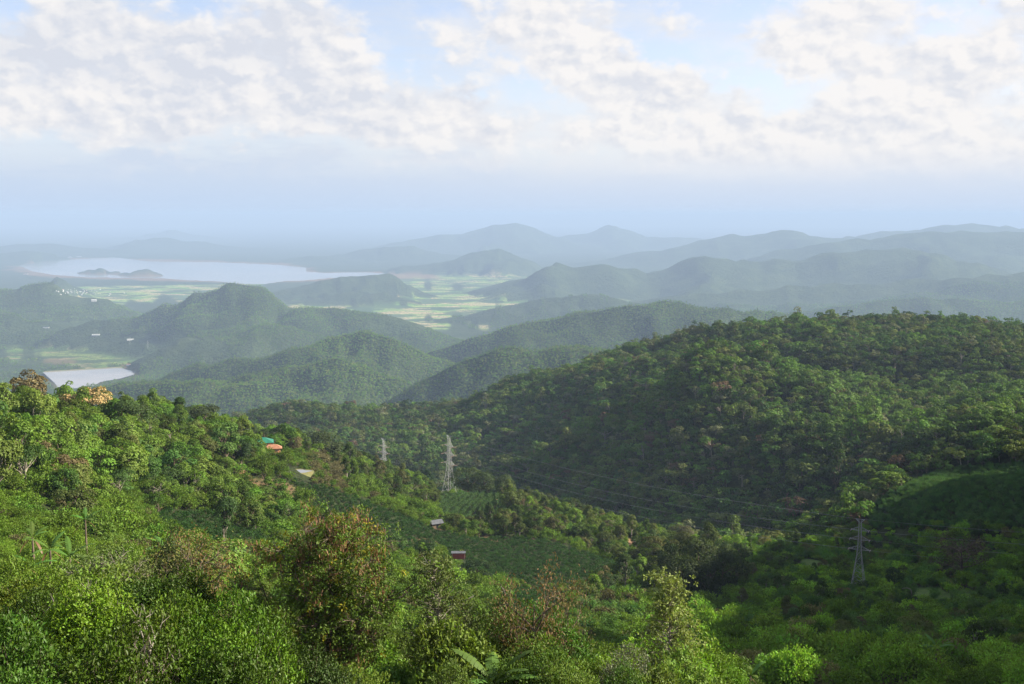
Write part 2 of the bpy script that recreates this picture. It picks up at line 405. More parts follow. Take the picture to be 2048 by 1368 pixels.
def land(x, y):
    """height, index of the hill it belongs to (-1 plain, -2 near slopes)"""
    r = np.hypot(x, y)
    base = CAMZ - np.interp(r, [0, 2100, 2700, 3780, 4590, 5400, 6200, 7560, 9450, 90000], [400, 410, 520, 700, 796, 856, 864, 886, 905, 914])
    ang = np.degrees(np.arctan2(x, y))
    base = base + np.interp(ang, [6, 14, 40], [0, 70, 200]) * np.interp(r, [1500, 2500, 8000, 12000], [1, 1, .6, 0])
    base = base + 3.0 * fbm(x / 400, y / 400, 3, 5) * sstep(2500, 5000, r)
    lw = poly_sd(x, y, LAKE); rw = poly_sd(x, y, RES)
    z = base.copy()
    who = np.full(x.shape, -1)
    wx = x + 150 * fbm(x / 900, y / 900, 3, 11) * np.clip(r / 6000, .3, 1.2)
    wy = y + 150 * fbm(x / 900 + 40, y / 900, 3, 13) * np.clip(r / 6000, .3, 1.2)
    for i, (nm, Y, slope, pts) in enumerate(RIDGES):
        Y = Y * FAR
        P = np.array([at(px, py, Y) for px, py in pts])
        treeh = 7.0 if Y < 7000 else 4.0
        P[:, 2] -= treeh
        W = (P[:, 2].max() - 20) / slope * 2.0
        sel = (x > P[:, 0].min() - W) & (x < P[:, 0].max() + W) & (y > Y - W) & (y < Y + W)
        if not sel.any():
            continue
        xs, ys, bs = wx[sel], wy[sel], base[sel]
        # bow the crest line so that it runs like a real ridge, not along one distance
        bow = W * .22 * np.sin(np.linspace(0, 7.0, len(P)) + i)
        best = np.full(xs.shape, 1e18); hz = np.zeros(xs.shape); al = np.zeros(xs.shape)
        L = 0.0
        for j in range(len(P) - 1):
            ax, ay, az_ = P[j][0], P[j][1] + bow[j] * .0, P[j][2]
            bx, by, bz = P[j + 1][0], P[j + 1][1] + bow[j + 1] * .0, P[j + 1][2]
            ex, ey = bx - ax, by - ay
            t = np.clip(((xs - ax) * ex + (ys - ay) * ey) / (ex * ex + ey * ey), 0, 1)
            d = np.hypot(xs - ax - t * ex, ys - ay - t * ey)
            m = d < best
            best = np.where(m, d, best)
            hz = np.where(m, az_ + t * (bz - az_), hz)
            al = np.where(m, L + t * math.hypot(ex, ey), al)
            L += math.hypot(ex, ey)
        h = np.maximum(hz - bs, 0.0)
        w = np.maximum(h, 25.0 if nm != 'island' else 6.0) / slope * 1.35
        # spurs and gullies running down the flanks
        spur = fbm(al / (w.mean() * .8) + .35 * best / w.mean(), best / (w.mean() * 1.6) + i * 7, 3, 31 + i)
        t = np.clip(best / w * (1 + .48 * spur * sstep(0.03, .35, best / w)), 0, 1)
        f = (1 - t) ** 1.15
        f = f * (1 - .12 * np.sin(np.pi * np.clip(t, 0, 1)))
        hh = h * f
        hh = hh + h * .13 * fbm(xs / (w.mean() * .26), ys / (w.mean() * .26), 3, 77 + i) * np.minimum(1, t * 5) * (1 - t)
        cand = bs + hh
        zz = z[sel]
        m = (cand > zz + .5) & (t < 1)
        ww = who[sel]
        k = 12.0
        sm = np.maximum(zz, cand) + np.maximum(k - np.abs(zz - cand), 0) ** 2 / (4 * k) * (t < 1) * (h > 1)
        z[sel] = np.where(t < 1, sm, zz)
        ww[m & (hh > 4)] = i
        who[sel] = ww
    isl = np.zeros(x.shape, bool)
    for i, rr in enumerate(RIDGES):
        if rr[0] == 'island':
            isl |= who == i
    z = np.where((lw < 60) & ~isl, np.minimum(z, LAKE_Z + np.interp(lw, [-250, 0, 60], [-9, -.1, 1.5])), z)
    z = np.where(rw < 25, np.minimum(z, POND_Z + np.interp(rw, [-60, 0, 25], [-12, -.1, 3])), z)
    m = r < 2900
    nz = near_z(x[m], y[m])
    rm = r[m]; xm = x[m]; ym = y[m]
    nz = nz + (fbm(xm / 60, ym / 60, 4, 3) * 2.2 + fbm(xm / 170, ym / 170, 3, 4) * 5.0) * sstep(60, 420, rm)
    spur = 1 - np.abs(fbm(xm / 210 + .5 * fbm(xm / 400, ym / 400, 2, 52), ym / 330, 2, 51)) * 1.6
    nz = nz + (spur - .45) * 11.0 * sstep(760, 1000, rm) * (1 - sstep(1900, 2500, rm))
    blend = sstep(2050, 2650, rm + 120 * fbm(xm / 300, ym / 300, 2, 8))
    zb = z[m]
    z[m] = nz * (1 - blend) + zb * blend
    wm = who[m]; wm[blend < .6] = -2; who[m] = wm
    return z, who, lw, rw

# polar sheet: fine in view, coarse outside it
NR = 760
RAD = np.concatenate([[0.0], np.exp(np.linspace(math.log(2.0), math.log(85000.0), NR))])
fine = np.linspace(-28, 28, 470)
AZ = np.concatenate([np.linspace(-180, -62, 22)[:-1], np.linspace(-62, -28, 34)[:-1], fine, np.linspace(28, 62, 44)[1:], np.linspace(62, 180, 24)[1:-1]])
AZR = np.radians(AZ)
NA = len(AZ)
GX = RAD[1:, None] * np.sin(AZR)[None, :]
GY = RAD[1:, None] * np.cos(AZR)[None, :]
GZ, GW, GLW, GRW = land(GX, GY)
MAXZ = float(GZ.max())

def ground(x, y):
    """height of the land sheet under x, y (bilinear in the sheet's own grid)"""
    x = np.asarray(x, float); y = np.asarray(y, float)
    a = np.degrees(np.arctan2(x, y)); r = np.maximum(np.hypot(x, y), 2.01)
    fi = np.interp(a, AZ, np.arange(NA)); i = np.clip(fi.astype(int), 0, NA - 2); fi = fi - i
    fj = (np.log(r) - math.log(2.0)) / (math.log(85000.0) - math.log(2.0)) * (NR - 1)
    j = np.clip(fj.astype(int), 0, NR - 2); fj = fj - j
    return (GZ[j, i] * (1 - fi) + GZ[j, i + 1] * fi) * (1 - fj) + (GZ[j + 1, i] * (1 - fi) + GZ[j + 1, i + 1] * fi) * fj

# highest line of sight met so far along each direction: what the viewpoint can see
def sight():
    slope = (GZ - CAMZ) / RAD[1:, None]
    return np.maximum.accumulate(slope, axis=0)
SIGHT = sight()
def seen(x, y, top, slack=0.0):
    """True where a thing whose top is at height TOP shows above the land in front of it"""
    a = np.degrees(np.arctan2(x, y)); r = np.maximum(np.hypot(x, y), 2.01)
    i = np.clip(np.searchsorted(AZ, a) - 1, 0, NA - 2)
    fj = (np.log(r) - math.log(2.0)) / (math.log(85000.0) - math.log(2.0)) * (NR - 1)
    j = np.clip(fj.astype(int) - 1, 0, NR - 1)
    return (top + slack - CAMZ) / r >= SIGHT[j, i]

def on_ground(px, py, y0=30.0, y1=6000.0):
    """first point of the land met along the sight line through a photo pixel"""
    Ys = np.exp(np.linspace(math.log(y0), math.log(y1), 1500))
    u, v = (px - CX) / FPX, (CY - py) / FPX
    dy = math.cos(PITCH) + v * math.sin(PITCH); dz = -math.sin(PITCH) + v * math.cos(PITCH)
    X = u / dy * Ys; Z = CAMZ + dz / dy * Ys
    hit = np.nonzero(Z <= ground(X, Ys))[0]
    k = hit[0] if len(hit) else len(Ys) - 1
    return np.array([X[k], Ys[k], float(ground(X[k], Ys[k]))])
# ------------------------------------------------------------------ meshes, objects, tags
def mesh_np(name, V, F, smooth=False):
    """V (n,3), F (m,k) all faces with k corners"""
    V = np.asarray(V, np.float32); F = np.asarray(F, np.int32)
    me = bpy.data.meshes.new(name)
    me.vertices.add(len(V)); me.vertices.foreach_set('co', V.ravel())
    m, k = F.shape
    me.loops.add(m * k); me.loops.foreach_set('vertex_index', F.ravel())
    me.polygons.add(m)
    me.polygons.foreach_set('loop_start', np.arange(0, m * k, k, dtype=np.int32))
    me.polygons.foreach_set('loop_total', np.full(m, k, np.int32))
    if smooth:
        me.polygons.foreach_set('use_smooth', np.ones(m, bool))
    me.update(calc_edges=True)
    return me

def attr(me, name, vals, dom='POINT'):
    a = me.attributes.new(name, 'FLOAT', dom)
    a.data.foreach_set('value', np.asarray(vals, np.float32))

def link(name, me, mat=None, parent=None):
    o = bpy.data.objects.new(name, me)
    COL.objects.link(o)
    if mat is not None and me is not None and len(me.materials) == 0:
        me.materials.append(mat)
    if parent is not None:
        o.parent = parent
    return o

def tag(o, label=None, cat=None, group=None, kind=None):
    if label: o['label'] = label
    if cat: o['category'] = cat
    if group: o['group'] = group
    if kind: o['kind'] = kind
    return o

def empty(name, loc, label, cat, group=None, rz=0.0):
    o = bpy.data.objects.new(name, None)
    o.location = loc
    o.rotation_euler = (0, 0, rz)
    o.empty_display_size = 1.0
    COL.objects.link(o)
    return tag(o, label, cat, group)

# ------------------------------------------------------------------ materials
def new_mat(name):
    m = bpy.data.materials.new(name)
    m.use_nodes = True
    return m, NT(m.node_tree)

def principled(T, col, rough=.8, spec=.3, normal=None, **kw):
    out = T.n('ShaderNodeOutputMaterial')
    b = T.n('ShaderNodeBsdfPrincipled')
    T.put(b.inputs['Base Color'], col if isinstance(col, bpy.types.NodeSocket) else (*col, 1.0))
    T.put(b.inputs['Roughness'], rough)
    b.inputs['Specular IOR Level'].default_value = spec
    for k, v in kw.items():
        T.put(b.inputs[k], v)
    if normal is not None:
        T.put(b.inputs['Normal'], normal)
    T.nt.links.new(b.outputs[0], out.inputs[0])
    return b, out

def bump(T, h, strength, dist):
    b = T.n('ShaderNodeBump')
    b.inputs['Strength'].default_value = strength
    b.inputs['Distance'].default_value = dist
    T.put(b.inputs['Height'], h)
    return b.outputs[0]

def attrib(T, name):
    return T.n('ShaderNodeAttribute', attribute_name=name).outputs['Fac']

def land_material():
    m, T = new_mat('land')
    pos = T.n('ShaderNodeNewGeometry').outputs['Position']
    soil, field, gras, near = attrib(T, 'soil'), attrib(T, 'field'), attrib(T, 'meadow'), attrib(T, 'nearness')
    n1 = T.noise(pos, 1 / 14.0, 4, .6)
    n2 = T.noise(pos, 1 / 160.0, 4, .55)
    n3 = T.noise(pos, 1 / 2.0, 3, .6)
    forest = T.mix(T.ss(n1, .35, .68), (.015, .030, .012), (.055, .085, .028))
    forest = T.mix(T.m('MULTIPLY', T.ss(n2, .4, .7), .5), forest, (.070, .095, .034))
    floor_ = T.mix(T.ss(n3, .35, .65), (.014, .018, .007), (.034, .046, .014))
    col = T.mix(near, forest, floor_)
    # the plain: paddies, fallow strips, hedgerows and tree-dotted ground
    sx = T.n('ShaderNodeMapping'); T.put(sx.inputs[0], pos)
    sx.inputs['Rotation'].default_value = (0, 0, R(24))
    sx.inputs['Scale'].default_value = (1 / 210.0, 1 / 120.0, 0.0)
    wob = T.vm('ADD', sx.outputs[0], T.vm('MULTIPLY', T.noise(pos, 1 / 900.0, 2, .5, out=1), (1.6, 1.6, 0)))
    vo = T.n('ShaderNodeTexVoronoi', feature='F1', distance='CHEBYCHEV')
    T.put(vo.inputs['Vector'], wob); vo.inputs['Scale'].default_value = 1.0
    sepc = T.n('ShaderNodeSeparateColor'); T.put(sepc.inputs[0], vo.outputs['Color'])
    c1, c2, c3 = sepc.outputs
    paddy = T.mix(c1, (.16, .32, .05), (.34, .40, .10))
    paddy = T.mix(T.ss(c2, .62, .70), paddy, (.48, .38, .20))
    paddy = T.mix(T.ss(c3, .70, .74), paddy, (.045, .085, .03))
    edge = T.n('ShaderNodeTexVoronoi', feature='DISTANCE_TO_EDGE')
    T.put(edge.inputs['Vector'], wob)
    hedge = T.m('SUBTRACT', 1.0, T.ss(edge.outputs['Distance'], .02, .09))
    dots = T.ss(T.noise(pos, 1 / 45.0, 3, .6), .52, .60)
    woods = T.ss(T.noise(pos, 1 / 650.0, 5, .62), .50, .56)
    paddy = T.mix(T.m('MULTIPLY', T.m('MAXIMUM', hedge, dots), .8), paddy, (.045, .080, .030))
    paddy = T.mix(T.m('MULTIPLY', woods, .9), paddy, (.050, .088, .034))
    col = T.mix(field, col, paddy)
    col = T.mix(gras, col, T.mix(T.ss(n3, .3, .7), (.06, .11, .022), (.10, .15, .035)))
    sn = T.noise(pos, 1 / 3.5, 5, .65)
    earth = T.mix(T.ss(sn, .3, .7), (.13, .078, .045), (.27, .155, .09))
    earth = T.mix(T.ss(T.noise(pos, 1 / 1.3, 3, .6), .55, .7), earth, (.06, .09, .025))
    col = T.mix(soil, col, earth)
    bh = T.m('ADD', T.m('MULTIPLY', T.noise(pos, 1 / 11.0, 3, .65), 1.0), T.m('MULTIPLY', T.noise(pos, 1 / 38.0, 2, .5), 1.2))
    bs = T.n('ShaderNodeBump'); bs.inputs['Strength'].default_value = 1.0
    T.put(bs.inputs['Distance'], T.m('MULTIPLY', T.m('SUBTRACT', 1.0, T.m('MAXIMUM', field, T.m('MAXIMUM', soil, near))), 16.0))
    T.put(bs.inputs['Height'], bh)
    principled(T, col, .95, .1, bs.outputs[0])
    return m

def water_material():
    m, T = new_mat('lake_water')
    pos = T.n('ShaderNodeNewGeometry').outputs['Position']
    nz = T.noise(pos, 1 / 6.0, 3, .6)
    silt = T.mix(T.ss(T.noise(pos, 1 / 800.0, 3, .5), .4, .65), (.20, .21, .22), (.30, .28, .27))
    principled(T, silt, .12, .5, bump(T, nz, .25, .5), IOR=1.33)
    return m
M_LAND = land_material()
M_WATER = water_material()

# ------------------------------------------------------------------ ground, hills, water as objects
def pix_masks(X, Y, Z):
    """land cover that the photo shows: red earth, fields of the plain, grassy clearings"""
    px, py = project(X, Y, Z)
    r = np.hypot(X, Y)
    jit = fbm(X / (r * .012 + 2), Y / (r * .03 + 2), 3, 21) * .35
    def ell(cx, cy, rx, ry, r0, r1, tilt=0.0, wgt=1.0):
        c, s = math.cos(R(tilt)), math.sin(R(tilt))
        u, v = px - cx, py - cy
        q = np.hypot((u * c + v * s) / rx, (v * c - u * s) / ry) + jit
        return (1 - sstep(.8, 1.1, q)) * ((r > r0) & (r < r1))
    soil = np.zeros(X.shape); gras = np.zeros(X.shape); field = np.zeros(X.shape)
    for e in SOIL_SPOTS:
        soil = np.maximum(soil, ell(*e[:7]) * (e[7] if len(e) > 7 else 1.0))
    for e in GRASS_SPOTS:
        gras = np.maximum(gras, ell(*e))
    for e in FIELD_SPOTS:
        field = np.maximum(field, ell(*e[:7]) * (e[7] if len(e) > 7 else 1.0))
    return soil, field, gras
# (px, py, radius x, radius y, nearest, farthest, tilt)
SOIL_SPOTS = [
 (472,972,9,12,250,600), (486,945,26,7,250,600,40), (605,1000,5,18,250,600,-15), (40,822,34,10,150,600,10), (20,850,20,8,150,600),
 (190,992,30,8,150,500), (215,870,26,8,150,500,15), (180,1015,16,6,100,500), (30,800,30,8,150,600), (175,800,16,7,250,600),
 (300,1050,14,5,100,400),(540,1085,22,5,80,500), (330,1020,10,4,100,400), 
 (545,976,58,19,250,700,12,.5), (960,993,60,8,500,1000,8), (990,1078,60,3,300,900), (830,1114,40,4,250,800), (850,1085,30,8,300,900),
 (1240,1080,45,6,450,900,12), (1810,1216,42,9,200,500), (2035,845,30,16,700,1000), (2000,838,30,4,700,1000), (1780,862,18,8,700,1000),
 (255,733,14,4,5400,9450), (215,905,14,6,250,600), (160,905,20,5,250,600),
 (115,723,40,6,5400,10800,0,.5), (70,626,30,4,6750,12150), (165,633,30,3,6750,12150), (180,675,14,4,5400,12150), (195,701,10,4,5400,12150), (388,680,26,4,5400,12150), (330,684,40,2,5400,12150),
 (265,737,16,5,5400,9450),
 (960,1165,18,10,150,500), (450,1140,30,10,50,300), (280,1140,30,10,50,300),
]
GRASS_SPOTS = [(480,1100,60,18,80,400,18), (440,950,12,22,200,600), (620,1100,30,12,100,500), (930,1150,40,14,100,500), (1650,1130,60,20,250,600), (900,985,40,14,500,950), (1900,1190,120,16,200,600),(1050,1000,40,10,500,900)]
FIELD_SPOTS = [
 (230,700,250,34,5000,9500,0,.55), (120,655,160,14,5500,11000,0,.7),
 (850,605,330,42,8100,15525), (700,620,220,30,8100,12825), (1050,575,160,24,9450,16875), (1160,578,60,8,10800,16875), (950,560,160,14,12150,18225),
 (240,580,200,22,9450,15525), (400,570,120,14,10125,15525), (820,650,100,14,6750,10800), (620,590,60,12,10125,13500), (150,600,120,12,8775,13500),
]

def land_objects():
    nv = GX.size
    V = np.stack([GX.ravel(), GY.ravel(), GZ.ravel()], 1)
    V = np.concatenate([V, [[0, 0, CAMZ - 1.75]]])
    centre = nv
    j, i = np.meshgrid(np.arange(NR - 1), np.arange(NA), indexing='ij')
    i2 = (i + 1) % NA
    F = np.stack([j * NA + i, (j + 1) * NA + i, (j + 1) * NA + i2, j * NA + i2], -1).reshape(-1, 4)[:, ::-1]
    soil, field, gras = pix_masks(GX, GY, GZ)
    rr = np.hypot(GX, GY)
    soil = np.where((rr > 4000) & (GW != -1), 0.0, soil)
    mud = poly_sd(GX, GY, MUD)
    shore = (1 - sstep(-40, 120, mud + 160 * fbm(GX / 500, GY / 500, 3, 61))) * (GW == -1) * (rr > 10500)
    soil = np.maximum(soil, shore * .8)
    bank = (1 - sstep(0, 30, np.abs(GRW - 8))) * (rr > 4500) * .5
    soil = np.maximum(soil, bank * .6)
    field = field * (GW == -1)
    nearness = 1 - sstep(1700, 2600, rr)
    who = GW.reshape(NR, NA)
    fw = who[:-1, :].reshape(-1)
    groups = {'hillside': fw == -2, 'plain': fw == -1}
    for i_, rdg in enumerate(RIDGES):
        groups['%s#%d' % (rdg[0], i_)] = fw == i_
    at_all = {'soil': soil.ravel(), 'field': field.ravel(), 'meadow': gras.ravel(), 'nearness': nearness.ravel()}
    for nm, sel in groups.items():
        if not sel.any():
            continue
        f = F[sel]
        used, inv = np.unique(f.ravel(), return_inverse=True)
        vv = V[used]; ff = inv.reshape(-1, 4)
        name = nm.split('#')[0]
        me = mesh_np(name, vv, ff, True)
        for k, a in at_all.items():
            attr(me, k, a[used])
        o = link(name, me, M_LAND)
        tag(o, kind='structure')
    # the little cap of ground under the viewpoint
    ring = np.arange(NA)
    f = np.stack([ring, (ring + 1) % NA, np.full(NA, NA)], 1)
    me = mesh_np('ground', np.concatenate([V[:NA], V[-1:]]), f, True)
    for k in at_all:
        attr(me, k, np.full(NA + 1, 1.0 if k in ('nearness', 'meadow') else 0.0))
    tag(link('ground', me, M_LAND), kind='structure')

def water_sheet(name, pts, z, grow):
    c = np.mean(pts, 0)
    P = np.array(pts)
    P = c + (P - c) * grow
    me = bpy.data.meshes.new(name)
    me.from_pydata([(x, y, z) for x, y in P], [], [list(range(len(P)))])
    me.update()
    if me.polygons[0].normal.z < 0:
        me.flip_normals()
    o = link(name, me, M_WATER)
    return tag(o, kind='structure')

land_objects()
water_sheet('lake', LAKE, LAKE_Z, 1.004)
water_sheet('reservoir', RES, POND_Z, 1.01)

# ------------------------------------------------------------------ haze: one closed box of even air
def haze():
    top = max(CAMZ + 12, MAXZ + 14)
    x0, x1, y0, y1, z0 = -90000, 90000, -90000, 90000, float(GZ.min()) - 14
    v = [(x0,y0,z0),(x1,y0,z0),(x1,y1,z0),(x0,y1,z0),(x0,y0,top),(x1,y0,top),(x1,y1,top),(x0,y1,top)]
    f = [(0,3,2,1),(4,5,6,7),(0,1,5,4),(1,2,6,5),(2,3,7,6),(3,0,4,7)]
    me = bpy.data.meshes.new('haze'); me.from_pydata(v, [], f); me.update()
    m, T = new_mat('haze')
    out = T.n('ShaderNodeOutputMaterial')
    pv = T.n('ShaderNodeVolumePrincipled')
    pv.inputs['Color'].default_value = HAZE_COL
    pv.inputs['Density'].default_value = HAZE_DENS
    pv.inputs['Anisotropy'].default_value = 0.0
    T.nt.links.new(pv.outputs[0], out.inputs['Volume'])
    tag(link('haze', me, m), kind='stuff')
HAZE_DENS, HAZE_COL = 0.54e-4, (.43, .57, .80, 1)
haze()
# ------------------------------------------------------------------ plant materials
def leaf_material(name, gloss=.06, trans=.30, rough=.45):
    """colour comes from each plant's own leaf_col; every leaf varies a little about it"""
    m, T = new_mat(name)
    out = T.n('ShaderNodeOutputMaterial')
    col = T.n('ShaderNodeAttribute', attribute_name='leaf_col', attribute_type='INSTANCER').outputs['Color']
    t = attrib(T, 'tint')
    hsv = T.n('ShaderNodeHueSaturation')
    T.put(hsv.inputs['Color'], col)
    T.put(hsv.inputs['Hue'], T.m('ADD', .485, T.m('MULTIPLY', t, .03)))
    T.put(hsv.inputs['Value'], T.m('ADD', .62, T.m('MULTIPLY', t, .76)))
    c = hsv.outputs[0]
    own = T.n('ShaderNodeAttribute', attribute_name='own_col')
    c = T.mix(attrib(T, 'own'), c, own.outputs['Color'])
    df = T.n('ShaderNodeBsdfDiffuse'); T.put(df.inputs[0], c)
    tr = T.n('ShaderNodeBsdfTranslucent')
    T.put(tr.inputs[0], T.mix(1.0, c, (1.25, 1.30, .55), 'MULTIPLY'))
    m1 = T.n('ShaderNodeMixShader'); m1.inputs[0].default_value = trans
    T.nt.links.new(df.outputs[0], m1.inputs[1]); T.nt.links.new(tr.outputs[0], m1.inputs[2])
    gl = T.n('ShaderNodeBsdfGlossy'); gl.inputs['Roughness'].default_value = rough
    gl.inputs['Color'].default_value = (1, 1, 1, 1)
    m2 = T.n('ShaderNodeMixShader'); m2.inputs[0].default_value = gloss
    T.nt.links.new(m1.outputs[0], m2.inputs[1]); T.nt.links.new(gl.outputs[0], m2.inputs[2])
    T.nt.links.new(m2.outputs[0], out.inputs[0])
    return m
M_LEAF = leaf_material('leaf', .008, .26, .5)
M_GLOSSY = leaf_material('glossy_leaf', .010, .16, .42)

def bark_material(name, a, b):
    m, T = new_mat(name)
    pos = T.n('ShaderNodeTexCoord').outputs['Object']
    n = T.noise(T.vm('MULTIPLY', pos, (1, 1, .3)), 4.0, 4, .6)
    principled(T, T.mix(T.ss(n, .35, .65), a, b), .9, .1, bump(T, n, .5, .05))
    return m
M_BARK = bark_material('bark', (.075, .055, .040), (.17, .135, .10))
M_PALE = bark_material('pale_bark', (.17, .145, .115), (.32, .285, .24))

# ------------------------------------------------------------------ plant geometry
class Leaves:
    """collects leaf faces: four-cornered blades folded along the midrib"""
    def __init__(s):
        s.V, s.F, s.t, s.own = [], [], [], []
        s.n = 0
    def add(s, c, ax, nr, L, W, tint, fold=.25, own=None):
        """c centres (n,3), ax leaf direction, nr leaf normal"""
        n = len(c)
        if n == 0: return
        ax = ax / np.linalg.norm(ax, axis=1, keepdims=True)
        bt = np.cross(nr, ax); bt /= np.linalg.norm(bt, axis=1, keepdims=True) + 1e-9
        nr = np.cross(ax, bt)
        L = np.broadcast_to(np.asarray(L, float), (n,))[:, None]; W = np.broadcast_to(np.asarray(W, float), (n,))[:, None]
        b = c - ax * L * .5; tip = c + ax * L * .5 - nr * L * .08
        l = c + bt * W * .5 + nr * W * fold; r = c - bt * W * .5 + nr * W * fold
        v = np.stack([b, r, tip, l], 1).reshape(-1, 3)
        i = s.n + np.arange(n)[:, None] * 4
        f = np.concatenate([np.stack([i[:, 0], i[:, 0] + 1, i[:, 0] + 2], 1), np.stack([i[:, 0], i[:, 0] + 2, i[:, 0] + 3], 1)])
        s.V.append(v); s.F.append(f); s.n += 4 * n
        tt = np.broadcast_to(np.asarray(tint, float), (n,))
        s.t.append(np.repeat(tt, 4))
        o = np.zeros((n * 4, 4))
        if own is not None:
            o[:, :3] = np.repeat(np.broadcast_to(np.asarray(own, float), (n, 3)), 4, 0); o[:, 3] = 1
        s.own.append(o)
    def mesh(s, name, mat):
        me = mesh_np(name, np.concatenate(s.V), np.concatenate(s.F))
        attr(me, 'tint', np.clip(np.concatenate(s.t), 0, 1))
        own = np.concatenate(s.own)
        if own[:, 3].any():
            a = me.attributes.new('own_col', 'FLOAT_COLOR', 'POINT')
            a.data.foreach_set('color', own.astype(np.float32).ravel())
            attr(me, 'own', own[:, 3])
        me.materials.append(mat)
        return me

class Wood:
    """tapered limbs"""
    def __init__(s, sides=6):
        s.V, s.F, s.n, s.k = [], [], 0, sides
    def limb(s, pts, rad):
        pts = np.asarray(pts, float); k = s.k
        m = len(pts)
        d = np.gradient(pts, axis=0); d /= np.linalg.norm(d, axis=1, keepdims=True) + 1e-9
        up = np.array([.31, .17, .93]); a = np.cross(d, up); a /= np.linalg.norm(a, axis=1, keepdims=True) + 1e-9
        b = np.cross(d, a)
        th = np.arange(k) / k * 2 * np.pi
        ring = pts[:, None, :] + (np.cos(th)[None, :, None] * a[:, None, :] + np.sin(th)[None, :, None] * b[:, None, :]) * np.asarray(rad, float)[:, None, None]
        s.V.append(ring.reshape(-1, 3))
        for j in range(m - 1):
            i0 = s.n + j * k
            q = np.arange(k); q2 = (q + 1) % k
            s.F.append(np.stack([i0 + q, i0 + q2, i0 + k + q2, i0 + k + q], 1))
        s.n += m * k
    def mesh(s, name, mat):
        me = mesh_np(name, np.concatenate(s.V), np.concatenate(s.F), True)
        me.materials.append(mat)
        return me

def unit(v):
    return v / (np.linalg.norm(v, axis=-1, keepdims=True) + 1e-9)

def curve(a, b, rng, n=5, sag=.08):
    t = np.linspace(0, 1, n)[:, None]
    L = np.linalg.norm(b - a)
    off = rng.normal(0, 1, 3) * L * sag
    return a + (b - a) * t + off * np.sin(np.pi * t)

def tree_proto(name, seed, h, rx, trunk, n_lobe, lobe_r, n_leaf, leaf, shape='round', mat=None, bark=None, droop=.0, flat=1.0, aspect=.62, up=.5, flower=None):
    """a crown of many leafy lobes on limbs; returns crown mesh and trunk mesh, base at the origin"""
    rng = np.random.default_rng(seed)
    mat = mat or M_LEAF; bark = bark or M_BARK
    z0, z1 = trunk, h
    lob = []
    tries = 0
    while len(lob) < n_lobe and tries < 4000:
        tries += 1
        d = unit(rng.normal(0, 1, 3))
        rr = rng.uniform(.35, 1.0) ** .5
        p = d * rr
        u = (p[2] + 1) / 2
        if shape == 'round':
            w = 1.0
        elif shape == 'tall':
            w = (1 - u) ** .45 * .9 + .2
        elif shape == 'cone':
            w = (1 - u) * 1.05 + .06
        elif shape == 'umbrella':
            if u < .45: continue
            w = 1.15
        elif shape == 'sparse':
            w = .9
        else:
            w = 1.0
        q = np.array([p[0] * rx * w, p[1] * rx * w, z0 + u * (z1 - z0 - lobe_r * .6)])
        lob.append((q, lobe_r * rng.uniform(.65, 1.3)))
    L = Leaves(); Wd = Wood(6)
    tot = sum(r * r for _, r in lob)
    lean = rng.normal(0, .05 * h, 2)
    top = np.array([lean[0], lean[1], z0 + (z1 - z0) * .62])
    tr = curve(np.zeros(3), top, rng, 7, .05)
    r0 = .020 * h + .05
    Wd.limb(tr, np.linspace(r0, r0 * .3, 7) * np.array([1.35, 1, 1, 1, 1, 1, 1]))
    crown_c = np.array([0, 0, (z0 + z1) / 2])
    for k, (c, r) in enumerate(lob):
        if k < 16 or shape == 'sparse':
            t = np.clip((c[2] - h * .18) / (top[2] + .01), .25, .95) * rng.uniform(.6, .95)
            j = t * 6; i = int(j); f = j - i
            a = tr[i] * (1 - f) + tr[min(i + 1, 6)] * f
            Wd.limb(curve(a, c, rng, 4, .10), np.linspace(r0 * .42, r0 * .08, 4))
        n = max(3, int(n_leaf * r * r / tot))
        d = unit(rng.normal(0, 1, (n, 3)))
        d[:, 2] = np.where(d[:, 2] < -.25, -d[:, 2] * .8, d[:, 2])
        d = unit(d)
        rad = r * (1 - np.abs(rng.normal(0, .16, n)))
        p = c + d * rad[:, None] * np.array([1, 1, .82 * flat])
        out = unit(p - crown_c)
        nr = unit(d * .55 + out * .35 + np.array([0, 0, up]) + rng.normal(0, .42, (n, 3)))
        ax = unit(np.cross(nr, rng.normal(0, 1, (n, 3)))) + np.array([0, 0, -droop])
        sz = leaf * rng.uniform(.65, 1.3, n)
        tint = .5 + rng.normal(0, .13) + rng.normal(0, .16, n)
        own = None
        if flower is not None:
            isf = (d[:, 2] > .05) & (rng.random(n) < .75) & (c[2] > z0 + (z1 - z0) * .35)
            L.add(p[isf], ax[isf], nr[isf], sz[isf], sz[isf] * aspect, tint[isf], own=np.asarray(flower) * rng.uniform(.75, 1.15, (int(isf.sum()), 1)))
            p, ax, nr, sz, tint = p[~isf], ax[~isf], nr[~isf], sz[~isf], tint[~isf]
        L.add(p, ax, nr, sz, sz * aspect, tint)
    return L.mesh(name + '_crown', mat), Wd.mesh(name + '_trunk', bark)

